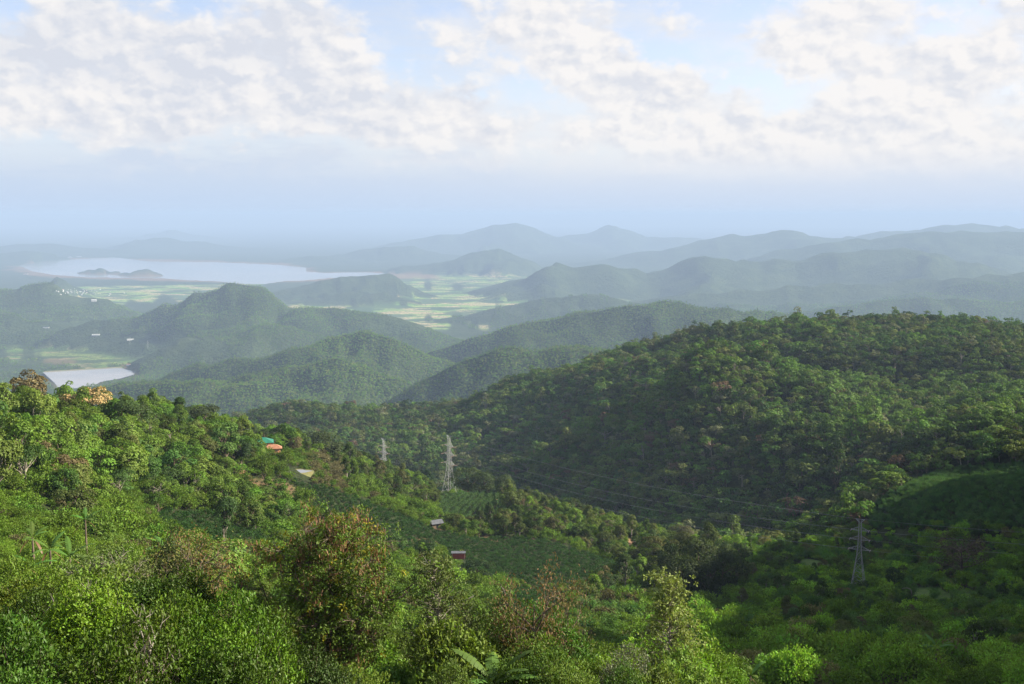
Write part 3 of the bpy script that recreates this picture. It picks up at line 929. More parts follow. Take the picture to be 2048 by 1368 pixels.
def plume_proto(name, seed, n_culm, h, spread, leaf, per):
    """bamboo: arching culms with narrow leaves"""
    rng = np.random.default_rng(seed)
    L = Leaves(); Wd = Wood(4)
    for k in range(n_culm):
        a = rng.uniform(0, 6.283); s = spread * rng.uniform(.2, 1) ; hh = h * rng.uniform(.6, 1.0)
        base = np.array([math.cos(a), math.sin(a), 0]) * rng.uniform(0, .5)
        t = np.linspace(0, 1, 8)[:, None]
        path = base + np.array([math.cos(a), math.sin(a), 0]) * s * t ** 2.2 + np.array([0, 0, 1]) * hh * (t - .22 * t ** 3)
        Wd.limb(path, np.linspace(.045, .012, 8))
        n = per
        u = rng.uniform(.28, 1, n) ** .8
        idx = u * 7; i = np.minimum(idx.astype(int), 6); f = (idx - i)[:, None]
        p = path[i] * (1 - f) + path[i + 1] * f + rng.normal(0, .28 + .035 * h, (n, 3)) * np.array([1, 1, .7])
        ax = unit(rng.normal(0, 1, (n, 3)) * np.array([1, 1, .35]) + np.array([math.cos(a), math.sin(a), -.5]))
        nr = unit(rng.normal(0, .45, (n, 3)) + np.array([0, 0, 1]))
        L.add(p, ax, nr, leaf * rng.uniform(.7, 1.3, n), leaf * .30 * rng.uniform(.8, 1.2, n), .45 + .25 * u + rng.normal(0, .14, n))
    return L.mesh(name + '_foliage', M_LEAF), Wd.mesh(name + '_culms', M_BARK)

def bare_proto(name, seed, h, n1=9, n2=7, spread=.55, bark=None):
    rng = np.random.default_rng(seed)
    Wd = Wood(5)
    top = np.array([rng.normal(0, .08 * h), rng.normal(0, .08 * h), h * .8])
    tr = curve(np.zeros(3), top, rng, 7, .05)
    r0 = .018 * h + .03
    Wd.limb(tr, np.linspace(r0, r0 * .25, 7))
    ends = []
    for k in range(n1):
        t = rng.uniform(.35, 1) * 6; i = min(int(t), 5); f = t - i
        a = tr[i] * (1 - f) + tr[i + 1] * f
        d = unit(rng.normal(0, 1, 3) * np.array([1, 1, .4]) + np.array([0, 0, .7]))
        b = a + d * h * spread * rng.uniform(.4, .9)
        br = curve(a, b, rng, 5, .12)
        Wd.limb(br, np.linspace(r0 * .45, r0 * .1, 5))
        for q in range(n2):
            a2 = br[rng.integers(2, 5)]
            b2 = a2 + unit(rng.normal(0, 1, 3) + d * .9 + np.array([0, 0, .4])) * h * spread * rng.uniform(.15, .4)
            Wd.limb(curve(a2, b2, rng, 3, .15), np.linspace(r0 * .14, r0 * .04, 3))
            ends.append(b2)
    return Wd.mesh(name + '_trunk', bark or M_PALE), np.array(ends)

def join_np(name, meshes):
    """one mesh with the pieces of several (for copies too small to show their parts)"""
    V, F, T_, O_, MI, mats = [], [], [], [], [], []
    n = 0
    for me in meshes:
        v = np.empty(len(me.vertices) * 3, np.float32); me.vertices.foreach_get('co', v); v = v.reshape(-1, 3)
        me.calc_loop_triangles()
        f = np.empty(len(me.loop_triangles) * 3, np.int32); me.loop_triangles.foreach_get('vertices', f); f = f.reshape(-1, 3)
        t = np.full(len(v), .5, np.float32)
        if 'tint' in me.attributes: me.attributes['tint'].data.foreach_get('value', t)
        o = np.zeros(len(v) * 4, np.float32)
        if 'own_col' in me.attributes: me.attributes['own_col'].data.foreach_get('color', o)
        V.append(v); F.append(f + n); T_.append(t); O_.append(o.reshape(-1, 4)); n += len(v)
        if me.materials[0] not in mats: mats.append(me.materials[0])
        MI.append(np.full(len(f), mats.index(me.materials[0]), np.int32))
    me = mesh_np(name, np.concatenate(V), np.concatenate(F))
    attr(me, 'tint', np.concatenate(T_))
    O_ = np.concatenate(O_)
    if O_[:, 3].any():
        a = me.attributes.new('own_col', 'FLOAT_COLOR', 'POINT'); a.data.foreach_set('color', O_.ravel())
        attr(me, 'own', O_[:, 3])
    for mt in mats: me.materials.append(mt)
    me.polygons.foreach_set('material_index', np.concatenate(MI))
    return me

class Proto:
    def __init__(s, parts, h):
        """parts: list of (part name, mesh)"""
        s.parts, s.h = parts, h
        s.whole = join_np(parts[0][1].name.replace('_crown', '').replace('_foliage', ''), [m for _, m in parts]) if len(parts) > 1 else parts[0][1]

def P_tree(*a, **k):
    c, t = tree_proto(*a, **k)
    return Proto([('crown', c), ('trunk', t)], a[2])

# ------------------------------------------------------------------ scattering
def place(parts, name, loc, rz, scl, col, label, cat, group, tilt=(0, 0)):
    """one plant as a thing with its parts, meshes shared between alike plants"""
    r = empty(name, loc, label, cat, group, rz)
    r.rotation_euler = (tilt[0], tilt[1], rz)
    r.scale = scl
    for pn, me in parts:
        o = bpy.data.objects.new(pn, me)
        COL.objects.link(o)
        o.parent = r
        o['leaf_col'] = [float(c) for c in col]
    return r

def place_one(me, name, loc, rz, scl, col, label, cat, group, tilt=(0, 0)):
    o = bpy.data.objects.new(name, me)
    COL.objects.link(o)
    o.location = loc; o.rotation_euler = (tilt[0], tilt[1], rz); o.scale = scl
    o['leaf_col'] = [float(c) for c in col]
    return tag(o, label, cat, group)

def scatter_stuff(name, protos, P, rot, scl, idx, col):
    """what nobody could count: one object whose points carry instances"""
    me = bpy.data.meshes.new(name)
    n = len(P)
    me.vertices.add(n)
    me.vertices.foreach_set('co', np.asarray(P, np.float32).ravel())
    for nm, arr in (('rot', rot), ('scl', scl), ('leaf_col', col)):
        a = me.attributes.new(nm, 'FLOAT_VECTOR', 'POINT'); a.data.foreach_set('vector', np.asarray(arr, np.float32).ravel())
    a = me.attributes.new('idx', 'INT', 'POINT'); a.data.foreach_set('value', np.asarray(idx, np.int32))
    me.update()
    o = link(name, me)
    ng = bpy.data.node_groups.new(name, 'GeometryNodeTree')
    ng.interface.new_socket('Geometry', in_out='INPUT', socket_type='NodeSocketGeometry')
    ng.interface.new_socket('Geometry', in_out='OUTPUT', socket_type='NodeSocketGeometry')
    N = ng.nodes; Lk = ng.links
    gi, go = N.new('NodeGroupInput'), N.new('NodeGroupOutput')
    iop = N.new('GeometryNodeInstanceOnPoints')
    j = N.new('GeometryNodeJoinGeometry')
    for k, pm in enumerate(reversed(protos)):
        src = bpy.data.objects.new(name + '_plant', pm)        # not part of the scene: only a source of geometry
        oi = N.new('GeometryNodeObjectInfo'); oi.inputs['Object'].default_value = src
        oi.inputs['As Instance'].default_value = True
        Lk.new(oi.outputs['Geometry'], j.inputs[0])
    def na(nm, t):
        a = N.new('GeometryNodeInputNamedAttribute'); a.data_type = t; a.inputs['Name'].default_value = nm
        return a.outputs['Attribute']
    Lk.new(gi.outputs[0], iop.inputs['Points'])
    Lk.new(j.outputs[0], iop.inputs['Instance'])
    iop.inputs['Pick Instance'].default_value = True
    Lk.new(na('idx', 'INT'), iop.inputs['Instance Index'])
    Lk.new(na('rot', 'FLOAT_VECTOR'), iop.inputs['Rotation'])
    Lk.new(na('scl', 'FLOAT_VECTOR'), iop.inputs['Scale'])
    Lk.new(iop.outputs[0], go.inputs[0])
    md = o.modifiers.new('scatter', 'NODES'); md.node_group = ng
    return tag(o, kind='stuff')

def jgrid(x0, x1, y0, y1, step, rng):
    """jittered grid of points in the plan"""
    nx, ny = max(1, int((x1 - x0) / step)), max(1, int((y1 - y0) / step))
    gx, gy = np.meshgrid(np.arange(nx), np.arange(ny))
    x = x0 + (gx + .5 + rng.uniform(-.42, .42, gx.shape)) * step
    y = y0 + (gy + .5 + rng.uniform(-.42, .42, gx.shape)) * step
    return x.ravel(), y.ravel()

def wedge(y0, y1, step, rng, px0=-80, px1=2130):
    """points of a jittered grid between two distances, inside the picture's width"""
    xa, xb = y1 * (px0 - CX) / FPX, y1 * (px1 - CX) / FPX
    x, y = jgrid(min(xa, y0 * (px0 - CX) / FPX), max(xb, y0 * (px1 - CX) / FPX), y0, y1, step, rng)
    px = CX + FPX * x / y
    m = (px > px0) & (px < px1)
    return x[m], y[m]

def inpoly(px, py, pts):
    return poly_sd(px, py, pts) < 0
# ------------------------------------------------------------------ woods far off (2 - 10 km): nobody could count them
rngF = np.random.default_rng(7)
FAR_PROTO = [tree_proto('far_tree', 100 + k, 8.0 + k, 3.4, 1.0, 9, 1.7, 80, 1.7)[0] for k in range(4)]
GREENS = np.array([[.058, .092, .018], [.080, .110, .022], [.048, .084, .022], [.090, .116, .028], [.096, .102, .034], [.070, .120, .018]])
def greens(n, rng, lo=.75, hi=1.25):
    c = GREENS[rng.integers(0, len(GREENS), n)] * rng.uniform(lo, hi, (n, 1))
    return c * rng.uniform(.93, 1.07, (n, 3))

def far_woods():
    X, Y = [], []
    for y0, y1, st in ((2150, 3000, 8.5), (3000, 5200, 10.5), (5200, 7600, 13.0), (7600, 10500, 18.0)):
        for a in np.arange(y0, y1, (y1 - y0) / 4):
            x, y = wedge(a, a + (y1 - y0) / 4, st, rngF)
            X.append(x); Y.append(y)
    x, y = np.concatenate(X), np.concatenate(Y)
    z = ground(x, y)
    m = seen(x, y, z + 10, 2)
    x, y, z = x[m], y[m], z[m]
    px, py = project(x, y, z)
    soil, field, gras = pix_masks(x, y, z)
    rw = poly_sd(x, y, RES)
    dens = fbm(x / 700, y / 700, 3, 91)
    flat = np.hypot(ground(x + 25, y) - z, ground(x, y + 25) - z) / 25
    keep = (soil < .3) & (field < .35) & (rw > 28) & (poly_sd(x, y, LAKE) > 10) & ((flat > .10) | (dens > rngF.uniform(-1.1, .5, len(x))))
    keep &= ~((flat < .07) & (y > 7000))
    x, y, z = x[keep], y[keep], z[keep]
    n = len(x)
    s = rngF.uniform(.7, 1.25, n) * np.interp(y, [1800, 5000, 10500], [1.0, 1.15, 1.7])
    rot = np.stack([np.zeros(n), np.zeros(n), rngF.uniform(0, 6.28, n)], 1)
    scl = np.stack([s, s, s * rngF.uniform(.8, 1.3, n)], 1)
    patch = np.clip(.95 + .28 * fbm(x / 260, y / 260, 3, 95), .55, 1.4)
    col = greens(n, rngF, .85, 1.15) * patch[:, None] * np.array([1.5, 1.76, 1.25])
    print('far trees', n)
    scatter_stuff('distant_forest', FAR_PROTO, np.stack([x, y, z - .5], 1), rot, scl, rngF.integers(0, 4, n), col)
far_woods()

# ------------------------------------------------------------------ the forested hill across the gorge (0.7 - 2 km)
MID_PROTO = ([P_tree('forest_tree', 200 + k, 10.0, 3.9, 2.6, 16, 1.65, 520, .95) for k in range(4)] +
             [P_tree('forest_tree', 210 + k, 12.0, 3.2, 4.2, 13, 1.6, 420, .9, shape='tall') for k in range(2)] +
             [P_tree('forest_tree', 220 + k, 9.5, 4.6, 4.0, 14, 1.6, 420, .95, shape='umbrella', bark=M_PALE) for k in range(2)] +
             [P_tree('forest_tree', 230, 11.0, 3.4, 3.5, 12, 1.2, 230, .85, shape='sparse', bark=M_PALE)])
FOREST = {}
def mid_forest():
    rng = np.random.default_rng(11)
    x, y = wedge(640, 2250, 8.0, rng)
    z = ground(x, y)
    px, py = project(x, y, z)
    m = seen(x, y, z + 9, 1)
    # this side of the gorge is planted separately
    m &= ~near_side(x, y, px, py)
    x, y, z, px, py = x[m], y[m], z[m], px[m], py[m]
    soil, field, gras = pix_masks(x, y, z)
    bam = bamboo_zone(px, py, y)
    k = (soil < .35) & ~bam
    x, y, z, px, py = x[k], y[k], z[k], px[k], py[k]
    n = len(x)
    big = fbm(x / 45, y / 45, 2, 41)
    s = np.clip(rng.lognormal(.08, .28, n) + .18 * big, .5, 2.1)
    idx = rng.choice(9, n, p=[.16, .16, .16, .16, .09, .09, .07, .06, .05])
    rot = np.stack([rng.normal(0, .06, n), rng.normal(0, .06, n), rng.uniform(0, 6.28, n)], 1)
    scl = np.stack([s * 1.15, s * 1.15, s * rng.uniform(.8, 1.25, n)], 1)
    patch = np.clip(1 + .30 * fbm(x / 120, y / 120, 3, 45), .55, 1.5)
    col = greens(n, rng, .65, 1.55) * patch[:, None] * np.array([.95, 1.06, .95])
    pale = rng.random(n) < .05
    col[pale] = np.array([.15, .165, .085]) * rng.uniform(.8, 1.2, (int(pale.sum()), 1))
    brown = rng.random(n) < .010
    col[brown] = np.array([.13, .085, .055]) * rng.uniform(.8, 1.2, (int(brown.sum()), 1))
    lime = (px > 1550) & (py > 760) & (py < 900) & (rng.random(n) < .45)
    col[lime] = np.array([.10, .17, .035]) * rng.uniform(.8, 1.25, (int(lime.sum()), 1))
    FOREST.update(P=np.stack([x, y, z - .3], 1), rot=rot, scl=scl, idx=idx, col=col, px=px, py=py, app=scl[:, 2] * 10 / y)
    print('forest trees', n)

def near_side(x, y, px, py):
    """land on this side of the gorge"""
    edge = np.interp(px, [-200, 440, 700, 850, 1024, 1200, 1400, 1520, 1640, 1760, 1900, 2048, 2200], [620, 640, 800, 930, 860, 740, 705, 695, 690, 655, 600, 520, 480])
    return y < edge
def bamboo_zone(px, py, y):
    return inpoly(px, py, [(1740, 1010), (1790, 985), (1850, 955), (1950, 935), (2140, 925), (2140, 1060), (1740, 1060)]) & (y < 780)
mid_forest()
# ------------------------------------------------------------------ planting this side of the gorge
LANDMARKS = [
 ('green-roofed house', 530, 890), ('hillside pond', 597, 938), ('left ridge pylon', 763, 925), ('middle pylon', 897, 935),
 ('lone valley pylon', 1718, 1110), ('red shed', 917, 1112), ('grey-roofed hut', 870, 1047), ('podded tree', 655, 1130),
 ('cream-flowered tree', 160, 785), ('red earth bank', 475, 965), ('young plantation', 548, 975), ('bare valley patch', 1810, 1216),
 ('broken white trunk', 1850, 1140), ('banana plant', 985, 1330), ('pale sapling', 1340, 1215), ('leafless brown tree', 1950, 1085),
 ('reservoir', 200, 752), ('pepper rows', 950, 1020), ('hill clearing', 2030, 845), ('skyline tree', 1872, 638),
 ('pink plumed grass', 460, 1140), ('white-barked tree', 175, 1110), ('dark grove', 1400, 1130), ('coffee field', 1050, 1110),
 ('forested saddle', 1740, 740), ('forested knoll', 1440, 700), ('gorge bend', 1560, 1050), ('forest foot', 700, 840),
]
LM_XY = np.array([(a, b) for _, a, b in LANDMARKS], float)
USED = {}
ORD = ['', 'first', 'second', 'third', 'fourth', 'fifth', 'sixth', 'seventh', 'eighth', 'ninth', 'tenth', 'eleventh', 'twelfth']
def tone(c):
    r, g, b = c
    s = g
    if r > g * 1.02:
        return 'brownish' if r < .2 else 'tawny'
    if r > g * .88:
        return 'olive' if s < .13 else 'straw-green'
    if s < .062: return 'very dark green'
    if s < .09: return 'dark green'
    if s < .125: return 'mid-green'
    if r > g * .66: return 'yellow-green'
    return 'bright green'
def whereabouts(px, py):
    d = np.hypot((LM_XY[:, 0] - px), (LM_XY[:, 1] - py) * 1.3)
    k = int(d.argmin())
    nm, lx, ly = LANDMARKS[k]
    dx, dy = px - lx, (py - ly)
    dist = math.hypot(dx, dy)
    ang = math.degrees(math.atan2(-dy, dx))
    if abs(ang) <= 22: w = 'right of'
    elif abs(ang) >= 158: w = 'left of'
    elif 67 < ang < 113: w = 'above'
    elif -113 < ang < -67: w = 'below'
    elif ang > 0: w = 'up-right of' if ang < 90 else 'up-left of'
    else: w = 'down-right of' if ang > -90 else 'down-left of'
    far = 'just ' if dist < 45 else ('' if dist < 95 else ('well ' if dist < 170 else 'far '))
    return far + w + ' the ' + nm
def label_all(rows):
    """rows: dicts with px, py, base (look words), col; gives each its own label where the look and the place allow it"""
    by = {}
    for q in rows:
        q['label'] = q['look'] + ' ' + whereabouts(q['px'], q['py'])
        by.setdefault(q['label'], []).append(q)
    for lab, qs in by.items():
        if len(qs) == 1: continue
        qs.sort(key=lambda q: q['px'])
        n = len(qs)
        if n == 2:
            qs[0]['label'] = lab + ', left of two'; qs[1]['label'] = lab + ', right of two'
        elif n <= 12:
            for i, q in enumerate(qs):
                q['label'] = lab + ', %s from left' % ORD[i + 1]
        else:
            for i, q in enumerate(qs):
                q['label'] = lab + ', %s of cluster' % (['left', 'middle', 'right'][min(2, i * 3 // n)])

KINDS = {}
def kind(name, protos, **kw):
    KINDS[name] = dict(protos=protos, rows=[], **kw)
def sow(name, x, y, scl, idx, col, rng, sink=.1, tilt=.05, squash=.2):
    n = len(x)
    if n == 0: return
    z = ground(x, y)
    s = np.broadcast_to(np.asarray(scl, float), (n,))
    KINDS[name]['rows'].append(dict(P=np.stack([x, y, z - sink], 1), s=np.stack([s * rng.uniform(.9, 1.1, n), s * rng.uniform(.9, 1.1, n), s * rng.uniform(1 - squash, 1 + squash, n)], 1),
        rot=np.stack([rng.normal(0, tilt, n), rng.normal(0, tilt, n), rng.uniform(0, 6.283, n)], 1), idx=np.broadcast_to(np.asarray(idx), (n,)), col=np.asarray(col)))

def bush_proto(name, seed, h, r, n_tip, per_tip, L_, W_, mat, stems=9, open_=.0, bark=None, rough=.5, own=None, lean=.0):
    """shrub of leafy shoots: stems, twigs and rosettes of leaves at the shoot ends"""
    rng = np.random.default_rng(seed)
    L = Leaves(); Wd = Wood(4)
    lobes = [(np.array([rng.normal(0, .38) * r, rng.normal(0, .38) * r, h * rng.uniform(.42, .72)]), r * rng.uniform(.42, .7)) for _ in range(7)]
    d = unit(rng.normal(0, 1, (n_tip, 3)))
    d[:, 2] = np.where(d[:, 2] < -.1, -d[:, 2], d[:, 2])
    li = rng.integers(0, 7, n_tip)
    c = np.array([l[0] for l in lobes])[li]; rr = np.array([l[1] for l in lobes])[li]
    tips = c + d * (rr * (1 - np.abs(rng.normal(0, .22, n_tip))))[:, None] * np.array([1, 1, 1.05])
    tips[:, 2] = np.clip(tips[:, 2], .12 * h, h * 1.05)
    for k in range(stems):
        a = np.array([rng.normal(0, .12) * r, rng.normal(0, .12) * r, 0])
        b = lobes[k % 7][0] + rng.normal(0, .2, 3) * r
        Wd.limb(curve(a, b, rng, 5, .12), np.linspace(.018 * h + .012, .010, 5))
    for k in range(0, n_tip, 6 if open_ < .3 else 2):
        Wd.limb(curve(c[k] * np.array([1, 1, .7]), tips[k], rng, 3, .1), [.014, .009, .005])
    base = .46 + rng.normal(0, .14, 7)[li] + rng.normal(0, .14, n_tip)
    n = n_tip * per_tip
    T_ = np.repeat(np.arange(n_tip), per_tip)
    out = unit(d * .7 + np.array([0, 0, .55]))[T_]
    ax = unit(out * .55 + rng.normal(0, .62, (n, 3)))
    p = tips[T_] + ax * L_ * .55 + rng.normal(0, .22 * L_ + .03 * r, (n, 3))
    nr = unit(out * .8 + np.array([0, 0, .55]) + rng.normal(0, .45, (n, 3)))
    o = None
    L.add(p, ax, nr, L_ * rng.uniform(.65, 1.25, n), W_ * rng.uniform(.75, 1.2, n), base[T_] + rng.normal(0, .20, n))
    if own is not None:
        k = rng.random(n_tip) < own[1]
        q = np.repeat(tips[k], 7, 0); m = len(q)
        L.add(q + rng.normal(0, .10, (m, 3)) * r * .35 - np.array([0, 0, .10]), unit(rng.normal(0, .35, (m, 3)) + np.array([0, 0, -1])), unit(rng.normal(0, 1, (m, 3))), own[2] * rng.uniform(.6, 1.3, m), own[3], .5, own=np.asarray(own[0]) * rng.uniform(.6, 1.3, (m, 1)))
    return Proto([('foliage', L.mesh(name + '_foliage', mat)), ('stem', Wd.mesh(name + '_stem', bark or M_BARK))], h)

rng = np.random.default_rng(23)
T0 = ([P_tree('broadleaf_tree', 300 + k, 9.5, 3.7, 2.4, 26, 1.35, 2600, .50) for k in range(5)] +
      [P_tree('broadleaf_tree', 310 + k, 11.5, 2.7, 4.2, 22, 1.2, 2100, .46, shape='tall', bark=M_PALE) for k in range(3)] +
      [P_tree('broadleaf_tree', 320 + k, 8.5, 4.4, 3.4, 24, 1.25, 2000, .42, shape='umbrella', bark=M_PALE) for k in range(2)] +
      [P_tree('broadleaf_tree', 330 + k, 9.0, 3.0, 3.0, 20, .95, 1100, .36, shape='sparse', bark=M_PALE) for k in range(2)])
SHRUB = [bush_proto('shrub', 400 + k, 2.2, 1.7, 150, 5, .34, .17, M_LEAF, 5) for k in range(4)] + \
        [bush_proto('shrub', 410 + k, 2.6, 1.5, 130, 6, .42, .12, M_LEAF, 5) for k in range(2)] + \
        [bush_proto('shrub', 415 + k, 2.3, 1.7, 520, 8, .17, .09, M_LEAF, 6) for k in range(3)]
COFFEE = [bush_proto('coffee_bush', 420 + k, 1.6, 1.05, 70, 5, .26, .12, M_GLOSSY, 3) for k in range(3)]
BAMBOO = [Proto([('foliage', a), ('culm', b)], 7.0) for a, b in (plume_proto('bamboo_clump', 430 + k, 17, 7.0, 2.6, .62, 75) for k in range(3))]
CANE = [Proto([('foliage', a), ('culm', b)], 4.0) for a, b in (plume_proto('bamboo_clump', 440 + k, 10, 4.4, 1.4, .62, 38) for k in range(3))]
PEPPER = [P_tree('pepper_vine', 450 + k, 4.2, .85, .15, 12, .62, 420, .34, shape='tall') for k in range(2)]
kind('broadleaf_tree', T0, group='trees on the near slopes', noun='tree', cat='tree', parts=True)
kind('shrub', SHRUB, group='shrubs covering the near slopes', noun='shrub', cat='shrub', stuff='undergrowth', parts=False)
kind('coffee_bush', COFFEE, group='coffee bushes planted in rows', noun='coffee bush', cat='bush', stuff='coffee_plantation', parts=False)
kind('bamboo_clump', BAMBOO + CANE, group='bamboo clumps on the slopes', noun='bamboo clump', cat='bamboo', stuff='bamboo_thicket', parts=False)
kind('pepper_vine', PEPPER, group='pepper vines on posts in rows', noun='pepper vine column', cat='vine', parts=False)

COFFEE_ZONES = [
 [(585,962),(640,975),(740,1008),(860,1058),(935,1078),(900,1100),(800,1108),(720,1092),(640,1040)],
 [(875,1086),(930,1078),(1080,1082),(1140,1098),(1300,1152),(1200,1178),(1000,1170),(900,1125)],
 [(300,1030),(420,1030),(520,1075),(560,1110),(470,1108),(330,1078)],
 [(1000,1180),(1090,1176),(1160,1200),(1120,1240),(1010,1220)],
]
PEPPER_ZONE = [(880,1000),(985,985),(1012,1010),(1010,1052),(930,1060),(880,1040)]
TREE_ZONES = [
 (.80, [(-90,735),(60,745),(200,800),(440,830),(500,868),(540,915),(470,945),(430,1000),(330,1012),(230,1005),(100,985),(-90,990)]),
 (.55, [(500,868),(640,862),(740,905),(700,930),(620,915),(560,912)]),
 (.92, [(700,930),(860,948),(1010,955),(1000,985),(880,988),(870,1015),(780,1005),(690,975)]),
 (.85, [(870,1050),(1000,1056),(1130,1050),(1150,1078),(1080,1080),(890,1080),(820,1070)]),
 (.70, [(985,950),(1130,990),(1300,1060),(1340,1105),(1290,1150),(1150,1090),(1060,1060),(1015,1040)]),
 (.95, [(1290,1120),(1480,1115),(1500,1190),(1310,1205)]),
 (.30, [(1480,1060),(1720,1060),(1740,1110),(1500,1110)]),
 (.45, [(1880,1075),(2140,1060),(2140,1160),(1900,1130)]),
 (.35, [(1130,1160),(1300,1160),(1320,1230),(1150,1240)]),
 (.75, [(770,1060),(870,1085),(860,1110),(780,1112)]),
 (.85, [(430,1010),(590,1005),(610,1060),(470,1070)]),
 (.20, [(-90,1000),(280,1000),(280,1080),(-90,1100)]),
 (.30, [(1480,1090),(2140,1090),(2140,1330),(1480,1330)]),
]
BAMBOO_ZONES = [
 (.8, [(1040,1000),(1110,1000),(1170,1045),(1150,1085),(1090,1060)]),
 (.55, [(1560,1080),(1760,1085),(1760,1130),(1560,1125)]),
 (.5, [(1650,1180),(1790,1190),(1770,1260),(1640,1255)]),
 (.75, [(1880,1190),(2140,1180),(2140,1270),(1900,1275)]),
 (.30, [(1480,1100),(2140,1100),(2140,1340),(1480,1340)]),
 (.35, [(1140,1180),(1290,1190),(1280,1300),(1150,1290)]),
 (.5, [(1780,1080),(2000,1090),(1990,1130),(1790,1130)]),
]
def in_any(px, py, zones):
    m = np.zeros(px.shape, bool)
    for z in zones: m |= inpoly(px, py, z)
    return m
def density(px, py, zones):
    d = np.zeros(px.shape)
    for w, z in zones: d = np.maximum(d, w * inpoly(px, py, z))
    return d
def clear_of(x, y, r_extra=0.0):
    """away from the pylons, the house, the pond, the sheds and the plants set by hand"""
    m = np.ones(x.shape, bool)
    for cx, cy_, r in CLEAR:
        m &= (x - cx) ** 2 + (y - cy_) ** 2 > (r + r_extra) ** 2
    return m

SITE = dict(
 house=on_ground(532, 906, 300, 900), pylon_mid=on_ground(897, 985, 600, 1100), pylon_right=on_ground(1716, 1176, 250, 760),
 shed=on_ground(917, 1121, 300, 800), hut=on_ground(872, 1058, 300, 900), pond=on_ground(600, 944, 300, 900))
def fix_site(k, px, Y):
    x = ray_xy(px, Y); SITE[k] = np.array([x, Y, float(ground(x, Y))])
fix_site('pylon_left', 763, 905.0)
fix_site('pylon_mid', 896, 845.0)
CLEAR = [(SITE['house'][0], SITE['house'][1], 9), (SITE['pylon_mid'][0], SITE['pylon_mid'][1], 7), (SITE['pylon_left'][0], SITE['pylon_left'][1], 6),
         (SITE['pylon_right'][0], SITE['pylon_right'][1], 7), (SITE['shed'][0], SITE['shed'][1], 6), (SITE['hut'][0], SITE['hut'][1], 6), (SITE['pond'][0], SITE['pond'][1], 9)]
def clear_view(k, px, py, wid, depth):
    """keep the sight line to a building open just in front of it"""
    x, y, _ = SITE[k]
    for t in np.linspace(0, depth, 6):
        CLEAR.append((x * (y - t) / y, y - t, wid))
clear_view('house', 0, 0, 9, 60); clear_view('shed', 0, 0, 4, 14); clear_view('hut', 0, 0, 4, 12); clear_view('pond', 0, 0, 6, 24); clear_view('pylon_mid', 0, 0, 6, 20); clear_view('pylon_right', 0, 0, 6, 8)

